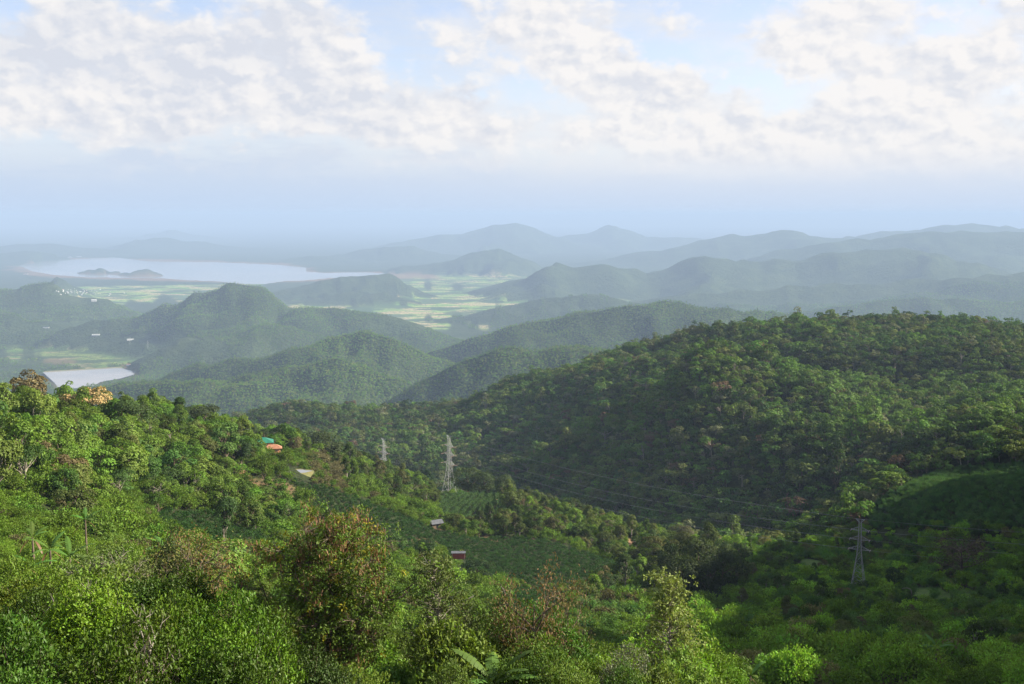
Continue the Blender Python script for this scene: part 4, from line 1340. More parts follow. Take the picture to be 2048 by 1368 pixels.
def plant_near():
    # trees
    x, y = wedge(75, 950, 7.0, rng)
    z = ground(x, y); px, py = project(x, y, z)
    m = near_side(x, y, px, py) & seen(x, y, z + 9, 1)
    x, y, px, py = x[m], y[m], px[m], py[m]
    soil, field, gras = pix_masks(x, y, ground(x, y))
    d = np.maximum(density(px, py, TREE_ZONES), .018)
    k = (rng.random(len(x)) < d) & (soil < .3) & (gras < .5) & clear_of(x, y, 3.0) & ~in_any(px, py, COFFEE_ZONES + [PEPPER_ZONE]) & ~bamboo_zone(px, py, y)
    k &= y > np.where(px > 1480, 130, 150)
    x, y, px, py = x[k], y[k], px[k], py[k]
    n = len(x)
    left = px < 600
    idx = np.where(left, rng.choice(12, n, p=[.13, .13, .13, .13, .13, .06, .06, .06, .05, .05, .035, .035]), rng.choice(12, n, p=[.11, .11, .11, .11, .11, .09, .09, .09, .05, .05, .04, .04]))
    s = np.clip(rng.normal(.86, .2, n), .45, 1.3)
    s = s * np.where(left & (py < 1000), 1.28, 1.05) * np.where(inpoly(px, py, TREE_ZONES[5][1]), 1.35, 1.0) * np.where((px > 1480) & (py > 1090), rng.uniform(.5, .95, n), 1.0)
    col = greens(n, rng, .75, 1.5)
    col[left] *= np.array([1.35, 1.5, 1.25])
    darker = left & (rng.random(n) < .28)
    col[darker] *= .55
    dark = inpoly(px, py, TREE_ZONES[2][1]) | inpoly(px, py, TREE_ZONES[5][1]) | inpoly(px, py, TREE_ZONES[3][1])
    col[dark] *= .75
    lime = rng.random(n) < np.where(left, .28, .16)
    col[lime] = np.array([.115, .185, .024]) * rng.uniform(.8, 1.25, (int(lime.sum()), 1))
    br = rng.random(n) < .022
    col[br] = np.array([.15, .12, .06]) * rng.uniform(.8, 1.2, (int(br.sum()), 1))
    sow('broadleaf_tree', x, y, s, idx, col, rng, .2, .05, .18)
    # ground cover of shrubs
    for y0, y1, st in ((58, 150, 2.1), (150, 320, 2.8), (320, 560, 3.6), (560, 950, 4.6)):
        x, y = wedge(y0, y1, st, rng)
        z = ground(x, y); px, py = project(x, y, z)
        m = near_side(x, y, px, py) & seen(x, y, z + 3, 1)
        x, y, px, py = x[m], y[m], px[m], py[m]
        soil, field, gras = pix_masks(x, y, ground(x, y))
        open_ = fbm(x / 22, y / 22, 2, 71)
        k = (soil < .35) & ((gras < .5) | (rng.random(len(x)) < .12)) & clear_of(x, y, -1.0) & ~in_any(px, py, COFFEE_ZONES + [PEPPER_ZONE]) & ~bamboo_zone(px, py, y) & (open_ > -.75) & ((px < 1440) | (y > 128))
        x, y, px, py = x[k], y[k], px[k], py[k]
        n = len(x)
        right = px > 1250
        s = np.clip(rng.lognormal(-.12, .34, n), .35, 2.1) * (st / 2.6) ** .55
        s = np.clip(np.where(right & (y < 420), s * .85 * rng.lognormal(0, .35, n), s), .3, 3.0)
        col = np.array([.085, .145, .020]) * rng.uniform(.6, 1.5, (n, 1)) * rng.uniform(.88, 1.12, (n, 3))
        mix = np.clip(.5 + .6 * fbm(x / 14, y / 14, 2, 73), 0, 1)[:, None]
        col = col * (1 - mix) + mix * np.array([.125, .200, .022]) * rng.uniform(.7, 1.3, (n, 1))
        dry = rng.random(n) < np.where((px > 620) & (px < 780) & (py < 985) & (py > 915), .6, .04)
        col[dry] = np.array([.15, .135, .065]) * rng.uniform(.7, 1.2, (int(dry.sum()), 1))
        col = np.where((px > 1300)[:, None], col * rng.uniform(.6, 1.6, (n, 1)) * np.array([1.18, 1.28, .95]), col)
        big = (px > 1280) & (y > 125) & (rng.random(n) < .07)
        s = np.where(big, rng.uniform(1.6, 2.7, n), s)
        s = np.where(y < 160, np.clip(s, .3, np.where(px > 1300, 2.5, 1.5)), s)
        sow('shrub', x, y, s, np.where(y < 190, 6 + rng.integers(0, 3, n), rng.integers(0, 6, n)), col, rng, .25, .12, .25)
    # coffee in rows
    for zi, zone in enumerate(COFFEE_ZONES):
        a = R(20 + 17 * zi)
        u, v = np.meshgrid(np.arange(-150, 150) * 3.3, np.arange(-200, 200) * 1.8)
        p0 = on_ground(np.mean([q[0] for q in zone]), np.mean([q[1] for q in zone]))
        x = p0[0] + u * math.cos(a) - v * math.sin(a); y = p0[1] + u * math.sin(a) + v * math.cos(a)
        x, y = x.ravel(), y.ravel()
        m = (y > 60); x, y = x[m], y[m]
        x = x + rng.normal(0, .22, len(x)); y = y + rng.normal(0, .22, len(x))
        z = ground(x, y); px, py = project(x, y, z)
        k = inpoly(px, py, zone) & near_side(x, y, px, py) & clear_of(x, y, -1.0) & (rng.random(len(x)) < .96) & seen(x, y, z + 2, .5)
        x, y = x[k], y[k]; n = len(x)
        col = np.array([.034, .084, .016]) * rng.uniform(.7, 1.35, (n, 1)) * rng.uniform(.92, 1.08, (n, 3))
        sow('coffee_bush', x, y, np.clip(rng.normal(1.0, .16, n), .55, 1.5), rng.integers(0, 3, n), col, rng, .1, .06, .2)
    # young plants on the brown field
    u, v = np.meshgrid(np.arange(-40, 40) * 3.6, np.arange(-40, 40) * 3.0)
    p0 = on_ground(545, 975)
    a = R(35); x = (p0[0] + u * math.cos(a) - v * math.sin(a)).ravel(); y = (p0[1] + u * math.sin(a) + v * math.cos(a)).ravel()
    x += rng.normal(0, .2, len(x)); y += rng.normal(0, .2, len(x))
    px, py = project(x, y, ground(x, y))
    k = (((px - 545) / 66) ** 2 + ((py - 976) / 26) ** 2 < 1) & (y > 200)
    x, y = x[k], y[k]; n = len(x)
    sow('coffee_bush', x, y, rng.uniform(.55, .9, n), rng.integers(0, 3, n), np.array([.06, .11, .03]) * rng.uniform(.7, 1.3, (n, 1)), rng, .05, .05, .2)
    # pepper on posts
    p0 = on_ground(950, 1022)
    u, v = np.meshgrid(np.arange(-25, 25) * 4.6, np.arange(-40, 40) * 2.1)
    a = R(-6); x = (p0[0] + u * math.cos(a) - v * math.sin(a)).ravel(); y = (p0[1] + u * math.sin(a) + v * math.cos(a)).ravel()
    px, py = project(x, y, ground(x, y))
    k = inpoly(px, py, PEPPER_ZONE) & (y > 300)
    x, y = x[k], y[k]; n = len(x)
    sow('pepper_vine', x, y, rng.uniform(.85, 1.15, n), rng.integers(0, 2, n), np.array([.050, .095, .026]) * rng.uniform(.8, 1.3, (n, 1)), rng, .1, .03, .12)
    # bamboo: thicket on the far bank slope, and clumps
    x, y = wedge(420, 800, 2.7, rng, 1700, 2140)
    z = ground(x, y); px, py = project(x, y, z)
    soil, field, gras = pix_masks(x, y, z)
    k = bamboo_zone(px, py, y) & seen(x, y, z + 4, 1) & (soil < .4)
    x, y = x[k], y[k]; n = len(x)
    col = np.array([.062, .125, .030]) * rng.uniform(.65, 1.35, (n, 1)) * rng.uniform(.92, 1.08, (n, 3))
    sow('bamboo_clump', x, y, rng.uniform(.6, 1.25, n), 3 + rng.integers(0, 3, n), col, rng, .1, .08, .2)
    x, y = wedge(110, 950, 5.0, rng)
    z = ground(x, y); px, py = project(x, y, z)
    k = near_side(x, y, px, py) & (rng.random(len(x)) < density(px, py, BAMBOO_ZONES)) & seen(x, y, z + 6, 1) & clear_of(x, y, 2.0)
    x, y = x[k], y[k]; n = len(x)
    col = np.array([.085, .165, .032]) * rng.uniform(.65, 1.3, (n, 1)) * rng.uniform(.92, 1.08, (n, 3))
    s = np.clip(rng.normal(.85, .2, n), .4, 1.3) * np.where(y < 300, .75, 1)
    sow('bamboo_clump', x, y, s, rng.integers(0, 3, n), col, rng, .1, .06, .2)
plant_near()

def size_word(h):
    return 'tall ' if h > 11.5 else ('small ' if h < 6.5 else '')
SHAPES = {'broadleaf_tree': ['round-crowned'] * 5 + ['slender'] * 3 + ['flat-topped'] * 2 + ['thin-crowned'] * 2,
          'forest_tree': ['round-crowned'] * 4 + ['slender'] * 2 + ['flat-topped'] * 2 + ['thin-crowned']}
def individuals(kname, K, P, rot, scl, idx, col, most=300):
    """the ones that show largest become things of their own; the rest one object of kind stuff"""
    protos = K['protos']
    H = np.array([p.h for p in protos])[idx] * scl[:, 2]
    px, py = project(P[:, 0], P[:, 1], P[:, 2] + H * .7)
    hid = ~seen(P[:, 0], P[:, 1], P[:, 2] + H * .8)
    app = H / P[:, 1] * np.where(hid | (px < -10) | (px > 2058) | (py > 1362), .05, 1.0)
    order = np.argsort(-app)
    top, rest = order[:most], order[most:]
    rows = []
    for i in top:
        t = tone(col[i])
        if kname in SHAPES: look = '%s%s %s %s' % (size_word(H[i]), SHAPES[kname][idx[i]], t, K['noun'])
        else: look = '%s%s %s' % ('large ' if app[i] > np.median(app[top]) * 1.45 else '', t, K['noun'])
        rows.append(dict(i=i, px=float(px[i]), py=float(py[i]), look=look))
    label_all(rows)
    for q in rows:
        i = q['i']; pr = protos[idx[i]]
        pix = H[i] / P[i, 1] * FPX / 2
        f = place if (K['parts'] and pix > 12) else place_one
        f(pr.parts if f is place else pr.whole, kname, P[i], rot[i, 2], scl[i], col[i], q['label'], K['cat'], K['group'], (rot[i, 0], rot[i, 1]))
    if len(rest):
        scatter_stuff(K.get('stuff') or K['rest'], [p.whole for p in protos], P[rest], rot[rest], scl[rest], idx[rest], col[rest])
    print(kname, len(P))
KINDS['broadleaf_tree']['rest'] = 'woodland'
KINDS['pepper_vine']['rest'] = 'pepper_plantation'
for kn, K in KINDS.items():
    rw = K['rows']
    individuals(kn, K, *[np.concatenate([r_[q] for r_ in rw]) for q in ('P', 'rot', 's', 'idx', 'col')])
F_ = FOREST
individuals('forest_tree', dict(protos=MID_PROTO, noun='forest tree', cat='tree', group='trees of the forested hill across the gorge', parts=True, rest='forest'),
            F_['P'], F_['rot'], F_['scl'], F_['idx'], F_['col'])
# ------------------------------------------------------------------ plain materials for built things
def flat_mat(name, a, b=None, scale=3.0, rough=.7, metal=0.0):
    m, T = new_mat(name)
    b = b or tuple(v * .75 for v in a)
    pos = T.n('ShaderNodeTexCoord').outputs['Object']
    n = T.noise(pos, scale, 4, .6)
    principled(T, T.mix(T.ss(n, .35, .65), b, a), rough, .3, bump(T, n, .2, .02), Metallic=metal)
    return m
M_STEEL = flat_mat('galvanised_steel', (.40, .40, .40), (.31, .31, .31), .6, .6, .1)
M_GLASSY = flat_mat('insulator_glaze', (.32, .22, .17), (.22, .16, .13), 2, .3)
M_WIRE = flat_mat('aluminium_wire', (.22, .23, .24), (.18, .18, .19), 1, .5, .4)
M_WALL = flat_mat('cream_render', (.62, .53, .40), (.50, .42, .31), .8)
M_GREENROOF = flat_mat('green_sheet_roof', (.025, .19, .12), (.02, .14, .09), .7, .45)
M_ORANGE = flat_mat('orange_roof', (.40, .185, .105), (.30, .135, .08), 1.2)
M_DARKWIN = flat_mat('window_dark', (.03, .035, .04), None, 1, .15)
M_WHITE = flat_mat('white_paint', (.66, .65, .63), (.55, .54, .52), .2)
M_REDSHED = flat_mat('red_sheet', (.42, .10, .09), (.32, .08, .07), 1.0, .5)
M_GREYROOF = flat_mat('grey_sheet_roof', (.115, .12, .135), (.08, .085, .095), .8, .6)
M_TIMBER = flat_mat('timber', (.22, .15, .10), None, 2)
M_BANK = flat_mat('grassy_bank', (.13, .15, .06), (.17, .14, .08), .05)
M_EARTH = flat_mat('earth_bank', (.17, .15, .06), (.11, .12, .04), .4)

def box_np(x0, x1, y0, y1, z0, z1):
    v = [(x0,y0,z0),(x1,y0,z0),(x1,y1,z0),(x0,y1,z0),(x0,y0,z1),(x1,y0,z1),(x1,y1,z1),(x0,y1,z1)]
    return v, [(0,3,2,1),(4,5,6,7),(0,1,5,4),(1,2,6,5),(2,3,7,6),(3,0,4,7)]
class Solid:
    def __init__(s): s.v, s.f = [], []
    def add(s, vf):
        n = len(s.v); s.v += [tuple(p) for p in vf[0]]; s.f += [tuple(i + n for i in q) for q in vf[1]]; return s
    def box(s, *a): return s.add(box_np(*a))
    def bar(s, a, b, w):
        a, b = np.asarray(a, float), np.asarray(b, float); d = unit(b - a)
        u = unit(np.cross(d, np.array([.13, .21, .97]) if abs(d[2]) < .95 else np.array([1., 0, 0]))); t = np.cross(d, u)
        c = [a + (i * u + j * t) * w / 2 for i, j in ((-1,-1),(1,-1),(1,1),(-1,1))] + [b + (i * u + j * t) * w / 2 for i, j in ((-1,-1),(1,-1),(1,1),(-1,1))]
        return s.add((c, [(0,3,2,1),(4,5,6,7),(0,1,5,4),(1,2,6,5),(2,3,7,6),(3,0,4,7)]))
    def me(s, name, mat):
        m = bpy.data.meshes.new(name); m.from_pydata(s.v, [], s.f); m.update(); m.materials.append(mat); return m

# ------------------------------------------------------------------ lattice pylons
def pylon_parts(H):
    """square lattice tower, metres for a 45 m tower scaled to H; line direction is local Y, arms along X"""
    k = H / 45.0
    lv = [0, 6, 11.5, 16.5, 21, 25, 28.5, 31.5, 34.5, 37.5, 40.5, 43.2]
    def half(z):
        return np.interp(z, [0, 21, 28.5, 45], [4.2, 1.5, 1.0, .72]) * k
    parts = []
    for sx in (-1, 1):
        for sy in (-1, 1):
            S = Solid()
            for a, b in zip(lv[:-1], lv[1:]):
                S.bar((sx * half(a), sy * half(a), a * k), (sx * half(b), sy * half(b), b * k), .17 * k ** .2)
            parts.append(('leg', S.me('pylon_leg', M_STEEL), None))
    B = Solid(); w = .07 * k ** .1
    for a, b in zip(lv[:-1], lv[1:]):
        for ax in (0, 1):
            for s in (-1, 1):
                def P(u, z):
                    h = half(z); return (u * h, s * h, z * k) if ax == 0 else (s * h, u * h, z * k)
                B.bar(P(-1, a), P(1, b), w); B.bar(P(1, a), P(-1, b), w); B.bar(P(-1, b), P(1, b), w)
    parts.append(('bracing', B.me('pylon_bracing', M_STEEL), 'stuff'))
    tips = []
    for z, ln in ((25, 6.6), (31.5, 6.0), (37.5, 5.4)):
        for sx in (-1, 1):
            S = Solid(); h = half(z); h2 = half(z + 2.6)
            tip = (sx * ln * k, 0, (z + .25) * k)
            for sy in (-1, 1):
                S.bar((sx * h, sy * h, z * k), tip, .13); S.bar((sx * h2, sy * h2, (z + 2.4) * k), tip, .11)
                for t in (.35, .65):
                    q = lambda c, t: tuple(np.array(c) * (1 - t) + np.array(tip) * t)
                    S.bar(q((sx * h, sy * h, z * k), t), q((sx * h2, sy * h2, (z + 2.4) * k), t - .2), w * .8)
            for t in (.3, .6):
                q = lambda c: tuple(np.array(c) * (1 - t) + np.array(tip) * t)
                S.bar(q((sx * h, -h, z * k)), q((sx * h, h, z * k)), w * .8)
            parts.append(('cross_arm', S.me('pylon_cross_arm', M_STEEL), None))
            tips.append(tip)
            I = Solid()
            for sy in (-1, 1):
                I.bar(tip, (tip[0], sy * 2.6 * k, tip[2] - .35 * k), .24 * k ** .5)
            parts.append(('insulator', I.me('pylon_insulator', M_GLASSY), None))
    S = Solid(); h = half(43.2)
    for sx in (-1, 1):
        tip = (sx * 2.9 * k, 0, 45 * k)
        for sy in (-1, 1):
            S.bar((sx * h, sy * h, 43.2 * k), tip, .18 * k ** .5); S.bar((sx * h, sy * h, 44.6 * k), tip, .16 * k ** .5)
        S.bar((sx * h, -h, 43.2 * k), (sx * h, -h, 44.6 * k), w); S.bar((sx * h, h, 43.2 * k), (sx * h, h, 44.6 * k), w)
        tips.append(tip)
    S.bar((-h, -h, 44.6 * k), (h, -h, 44.6 * k), w); S.bar((-h, h, 44.6 * k), (h, h, 44.6 * k), w)
    parts.append(('earth_wire_arm', S.me('pylon_earth_wire_arm', M_STEEL), None))
    return parts, tips
def pylon(site, H, rz, label):
    parts, tips = pylon_parts(H)
    r = empty('pylon', site, label, 'pylon', 'lattice pylons of the power line', rz)
    for nm, me, kd in parts:
        o = link(nm, me, None, r)
        if kd: o['kind'] = kd
    c, s = math.cos(rz), math.sin(rz)
    return [np.array([site[0] + t[0] * c - t[1] * s, site[1] + t[0] * s + t[1] * c, site[2] + t[2]]) for t in tips]
def height_for(site, top_py):
    """tower height that reaches a photo row"""
    return CAMZ - eye_drop(top_py) * site[1] - site[2]
HR, HM, HL = [height_for(SITE[k], p) for k, p in (('pylon_right', 1038), ('pylon_mid', 871), ('pylon_left', 877))]
print('pylons', HR, HM, HL, SITE['pylon_right'], SITE['pylon_mid'], SITE['pylon_left'])
def line_rz(a, b):
    d = SITE[b][:2] - SITE[a][:2]
    return math.atan2(-d[0], d[1])
far_end = np.array([SITE['pylon_right'][0] + 330, SITE['pylon_right'][1] - 90, SITE['pylon_right'][2] + 20])
rz_m = line_rz('pylon_mid', 'pylon_right')
TR = pylon(SITE['pylon_right'], HR, -.45, 'lone grey lattice pylon standing in the shaded shrub valley')
TM = pylon(SITE['pylon_mid'], HM, rz_m * .35, 'grey lattice pylon beside the dark conifer, right of two on the ridge')
TL = pylon(SITE['pylon_left'], HL, rz_m * .3, 'grey lattice pylon half hidden by trees, left of two on the ridge')

def wire(a, b, sag, label, rad=.03):
    W_ = Wood(4)
    t = np.linspace(0, 1, 25)[:, None]
    p = a + (b - a) * t - np.array([0, 0, 1]) * sag * 4 * t * (1 - t)
    W_.limb(p, np.full(25, rad))
    o = link('power_line', W_.mesh('power_line', M_WIRE))
    tag(o, label, 'power line', 'power lines between the pylons')
LV = ['lowest left', 'lowest right', 'middle left', 'middle right', 'top left', 'top right', 'left earth', 'right earth']
for i in range(8):
    wire(TM[i], TR[i], 8 if i < 6 else 6, '%s wire sagging across the gorge to the lone valley pylon' % LV[i])
    wire(TL[i], TM[i], 3.2, '%s wire of the short span between the two ridge pylons' % LV[i])
    wire(TR[i], far_end + np.array([(i % 2) * 4.0, (i % 2) * 9.0, HR * .5 + (i // 2) * 6.0]), 9, '%s wire leading right from the lone valley pylon' % LV[i])

# pylons far away on the wooded hill and by the reservoir
def far_pylon(px, py, Y, H, label):
    x = ray_xy(px, Y); s = np.array([x, Y, float(ground(x, Y))])
    parts, tips = FARP
    r = empty('pylon', s, label, 'pylon', 'distant lattice pylons', .6)
    k = H / 45.0; r.scale = (k, k, k)
    for nm, me, kd in parts:
        o = bpy.data.objects.new(nm, me); COL.objects.link(o); o.parent = r
        if kd: o['kind'] = kd
FARP = pylon_parts(45.0)
for px, Y, H, lab in ((255, 7300, 50, 'leftmost tiny pylon on the flank of the far wooded hill'), (291, 7100, 50, 'middle tiny pylon on the flank of the far wooded hill'),
                      (369, 6950, 50, 'rightmost tiny pylon on the flank of the far wooded hill'), (148, 4300, 42, 'left tiny pylon in front of the reservoir water'), (175, 4300, 38, 'right tiny pylon in front of the reservoir water')):
    far_pylon(px, 0, Y, H, lab)

# ------------------------------------------------------------------ house with green roof
def hip(x0, x1, y0, y1, z, h, o):
    x0 -= o; x1 += o; y0 -= o; y1 += o
    r = min(x1 - x0, y1 - y0) / 2 * .95
    ym = (y0 + y1) / 2
    v = [(x0,y0,z),(x1,y0,z),(x1,y1,z),(x0,y1,z),(x0+r,ym,z+h),(x1-r,ym,z+h),(x0,y0,z-.18),(x1,y0,z-.18),(x1,y1,z-.18),(x0,y1,z-.18)]
    return v, [(0,1,5,4),(1,2,5),(2,3,4,5),(3,0,4),(9,8,7,6),(6,7,1,0),(7,8,2,1),(8,9,3,2),(9,6,0,3)]
def house():
    s = SITE['house'] + np.array([0, 0, 1.4]); k = s[1] / 520.0
    r = empty('house', s, 'cream house with a green roof and lower orange roof among hillside trees', 'house', None, .22)
    r.scale = (k, k, k)
    link('wall', Solid().box(-4.6, 2.6, -3, 3.4, -5.5, 4.2).me('house_wall', M_WALL), None, r)
    link('roof', Solid().add(hip(-4.6, 2.6, -3, 3.4, 4.22, 1.9, 1.0)).me('house_green_roof', M_GREENROOF), None, r)['label'] = 'green hipped roof'
    link('annex_wall', Solid().box(-.4, 6.4, -6.6, -3.02, -6, 2.0).me('house_annex_wall', M_WALL), None, r)
    S = Solid().add(hip(-.4, 6.4, -6.6, -3.2, 2.02, 1.6, .9))
    link('roof', S.me('house_orange_roof', M_ORANGE), None, r)['label'] = 'lower orange roof'
    P = Solid(); P.add(([(-.4,-9.2,-.4),(6.6,-9.2,-.4),(6.6,-6.7,.9),(-.4,-6.7,.9),(-.4,-9.2,-.52),(6.6,-9.2,-.52),(6.6,-6.7,.78),(-.4,-6.7,.78)], [(0,1,2,3),(7,6,5,4),(4,5,1,0),(5,6,2,1),(6,7,3,2),(7,4,0,3)]))
    link('porch_roof', P.me('house_porch_roof', M_ORANGE), None, r)
    for x, y in ((-3.2, -3.03), (-.9, -3.03)):
        w = link('window', Solid().box(x, x + 1.2, y - .06, y, 2.2, 3.6).me('house_window', M_WHITE), None, r)
        link('pane', Solid().box(x + .1, x + 1.1, y - .09, y - .062, 2.3, 3.5).me('house_pane', M_DARKWIN), None, w)
    link('door', Solid().box(2.8, 3.7, -6.26, -6.2, -1.0, 1.2).me('house_door', M_TIMBER), None, r)
house()

def shed():
    s = SITE['shed']; k = s[1] / 520.0
    r = empty('shed', s + np.array([0, 0, 1.6]), 'low dark red sheet metal shed in the coffee field', 'shed', None, .04)
    r.scale = (k, k, k)
    S = Solid()
    for i in range(16):
        x = -3.2 + i * .4
        S.box(x, x + .24, -1.10, -1.02, -.2, 2.0)
    link('wall', Solid().box(-3.2, 3.2, -1.02, 1.2, -.8, 2.0).me('shed_wall', M_REDSHED), None, r)
    link('wall_rib', S.me('shed_rib', M_REDSHED), None, r)['kind'] = 'stuff'
    link('roof', Solid().add(([(-3.4,-1.3,2.02),(3.4,-1.3,2.02),(3.4,1.4,2.4),(-3.4,1.4,2.4),(-3.4,-1.3,1.94),(3.4,-1.3,1.94),(3.4,1.4,2.3),(-3.4,1.4,2.3)], [(0,1,2,3),(7,6,5,4),(4,5,1,0),(5,6,2,1),(6,7,3,2),(7,4,0,3)])).me('shed_roof', M_GREYROOF), None, r)
    for x in (-2.9, 2.7):
        link('post', Solid().box(x, x + .15, -1.2, -1.12, -.8, 2.0).me('shed_post', M_WHITE), None, r)
shed()
def hut():
    s = SITE['hut']; k = s[1] / 520.0
    r = empty('hut', s + np.array([0, 0, 1.2]), 'small hut with a pale grey sheet roof among shrubs', 'hut', None, .5)
    r.scale = (k, k, k)
    link('wall', Solid().box(-2.6, 2.6, -1.8, 1.8, -1.5, 2.1).me('hut_wall', M_TIMBER), None, r)
    S = Solid()
    v = [(-3.1,-2.4,1.9),(3.1,-2.4,1.9),(3.1,0,3.3),(-3.1,0,3.3),(3.1,2.4,1.9),(-3.1,2.4,1.9)]
    v2 = [(a, b, c - .12) for a, b, c in v]
    S.add((v + v2, [(0,1,2,3),(3,2,4,5),(9,8,7,6),(11,10,8,9),(6,7,1,0),(7,8,2,1),(8,10,4,2),(10,11,5,4),(11,9,3,5),(9,6,0,3)]))
    link('roof', S.me('hut_roof', M_GREYROOF), None, r)
    link('door', Solid().box(-.5, .5, -1.88, -1.802, -.4, 1.6).me('hut_door', M_DARKWIN), None, r)
hut()

def pond():
    x, y, z = SITE['pond']
    zc = float(ground(x, y)) + .35
    th = np.linspace(0, 2 * np.pi, 33)[:-1]
    rad = 1 + .12 * np.sin(3 * th + 1) + .08 * np.sin(5 * th)
    ring = lambda rx, ry, h: np.stack([x + rx * rad * np.cos(th), y + ry * rad * np.sin(th), np.full(32, h)], 1)
    R0, R1, R2 = ring(6.6, 5.6, 0), ring(5.0, 4.2, zc + .15), ring(4.5, 3.7, zc - .5)
    R0[:, 2] = ground(R0[:, 0], R0[:, 1]) - .4
    F = []
    for k in range(2):
        for i in range(32):
            F.append((k * 32 + i, k * 32 + (i + 1) % 32, (k + 1) * 32 + (i + 1) % 32, (k + 1) * 32 + i))
    me = mesh_np('pond_bank', np.concatenate([R0, R1, R2]), F, True)
    o = link('pond_bank', me, M_EARTH); o['kind'] = 'structure'
    w = mesh_np('pond_water', np.concatenate([ring(4.8, 4.0, zc - .1), [[x, y, zc - .1]]]), [(i, (i + 1) % 32, 32) for i in range(32)])
    o = link('pond_water', w, M_WATER); o['kind'] = 'structure'
pond()

# dam along the far shore of the reservoir
def dam():
    a, b = plane_pts([(84, 744)], POND_Z)[0], plane_pts([(242, 734.5)], POND_Z)[0]
    a, b = np.array(a), np.array(b); d = unit(b - a); n = np.array([-d[1], d[0]])
    if n[1] < 0: n = -n
    sec = [(-9, -4), (-3, 3.5), (3, 3.5), (30, -12)]
    V, F = [], []
    for e in (a + d * 12, b + d * 5):
        for off, h in sec: V.append((*(e + n * off), POND_Z + h))
    F = [(i, i + 1, 5 + i, 4 + i) for i in range(3)] + [(0, 4, 7, 3), (0, 3, 2, 1), (4, 5, 6, 7)]
    me = bpy.data.meshes.new('dam'); me.from_pydata(V, [], F); me.update()
    tag(link('dam', me, M_BANK), 'long low grassy dam along the far shore of the reservoir', 'dam')
dam()

# ------------------------------------------------------------------ far buildings
def gable_parts(w, d, h, rh, wallm, roofm, nm):
    W = Solid().box(-w/2, w/2, -d/2, d/2, -2, h).me(nm + '_wall', wallm)
    o = .4
    v = [(-w/2-o,-d/2-o,h-.1),(w/2+o,-d/2-o,h-.1),(w/2+o,0,h+rh),(-w/2-o,0,h+rh),(w/2+o,d/2+o,h-.1),(-w/2-o,d/2+o,h-.1)]
    v2 = [(a, b, c - .25) for a, b, c in v]
    Rf = Solid().add((v + v2, [(0,1,2,3),(3,2,4,5),(9,8,7,6),(11,10,8,9),(6,7,1,0),(7,8,2,1),(8,10,4,2),(10,11,5,4),(11,9,3,5),(9,6,0,3)])).me(nm + '_roof', roofm)
    return [('wall', W), ('roof', Rf)]
def far_building(px, py, w, d, h, rz, roofm, label, name='building', cat='building', group=None):
    # where the sight line meets the plain
    p = on_ground(px, py, 3500, 30000)
    r = empty(name, p, label, cat, group, rz)
    for nm, me in gable_parts(w, d, h, h * .3, M_WHITE, roofm, name):
        link(nm, me, None, r)
far_building(192, 673, 50, 18, 8, .15, M_WHITE, 'long white building in the valley left of the far wooded hill')
far_building(258, 731, 26, 14, 7, .1, M_ORANGE, 'white house with orange roof beside the right end of the dam', 'house', 'house')
far_building(158, 514, 100, 40, 12, 0, M_WHITE, 'bright white building on the far shore of the lake')
far_building(140, 515, 90, 40, 9, 0, M_WHITE, 'low white building left of the bright lakeside building')
far_building(188, 603, 40, 30, 12, .3, M_WHITE, 'white block standing alone below the dark left hill')
far_building(52, 549, 60, 30, 9, 0, M_ORANGE, 'small building near the left shore of the lake')
far_building(262, 681, 50, 20, 6, .4, M_WHITE, 'pale roofed building at the foot of the wooded hill')
far_building(92, 657, 40, 16, 6, .2, M_GREYROOF, 'grey roofed buildings by the left valley track')
rv = np.random.default_rng(5)
vp = gable_parts(13, 9, 4.5, 2.2, M_WHITE, M_WHITE, 'village_house')
vo = gable_parts(13, 9, 4.5, 2.2, M_WHITE, M_ORANGE, 'village_house')
for k in range(60):
    px = rv.normal(165, 30); py = 585 + (px - 165) * .03 + rv.normal(0, 3.0)
    p = on_ground(px, py, 6000, 16000)
    s = rv.uniform(.6, 1.15)
    me = (vp if rv.random() < .7 else vo)
    r = empty('village_house', p, 'tiny pale house of the village on the plain beyond the left hill', 'house', 'houses of the village on the plain', rv.uniform(0, 3.1))
    r.scale = (s, s, s)
    for nm, m_ in me:
        link(nm, m_, None, r)
# ------------------------------------------------------------------ single trees the photo picks out
rs = np.random.default_rng(77)
def single(proto, px, Y, top_py, label, cat='tree', name='broadleaf_tree', col=(.06, .1, .03), rz=0.0, wid=1.0, group=None, sink=.2):
    x = ray_xy(px, Y); z = float(ground(x, Y)) - sink
    H = CAMZ - eye_drop(top_py) * Y - z
    s = H / proto.h
    return place(proto.parts, name, (x, Y, z), rz, (s * wid, s * wid, s), col, label, cat, group)
CONIFER = P_tree('conifer_tree', 501, 12, 3.6, .8, 40, 1.1, 2600, .42, shape='cone')
single(CONIFER, 852, 800, 930, 'dark cone-shaped conifer just left of the ridge pylon', name='conifer_tree', col=(.028, .055, .022), wid=1.2)
PINE = P_tree('pine_tree', 502, 13, 3.4, 6.5, 15, 1.5, 1700, .36, shape='umbrella', bark=M_BARK)
PINE2 = P_tree('pine_tree', 503, 13, 3.0, 6.0, 12, 1.4, 1400, .36, shape='umbrella', bark=M_PALE)
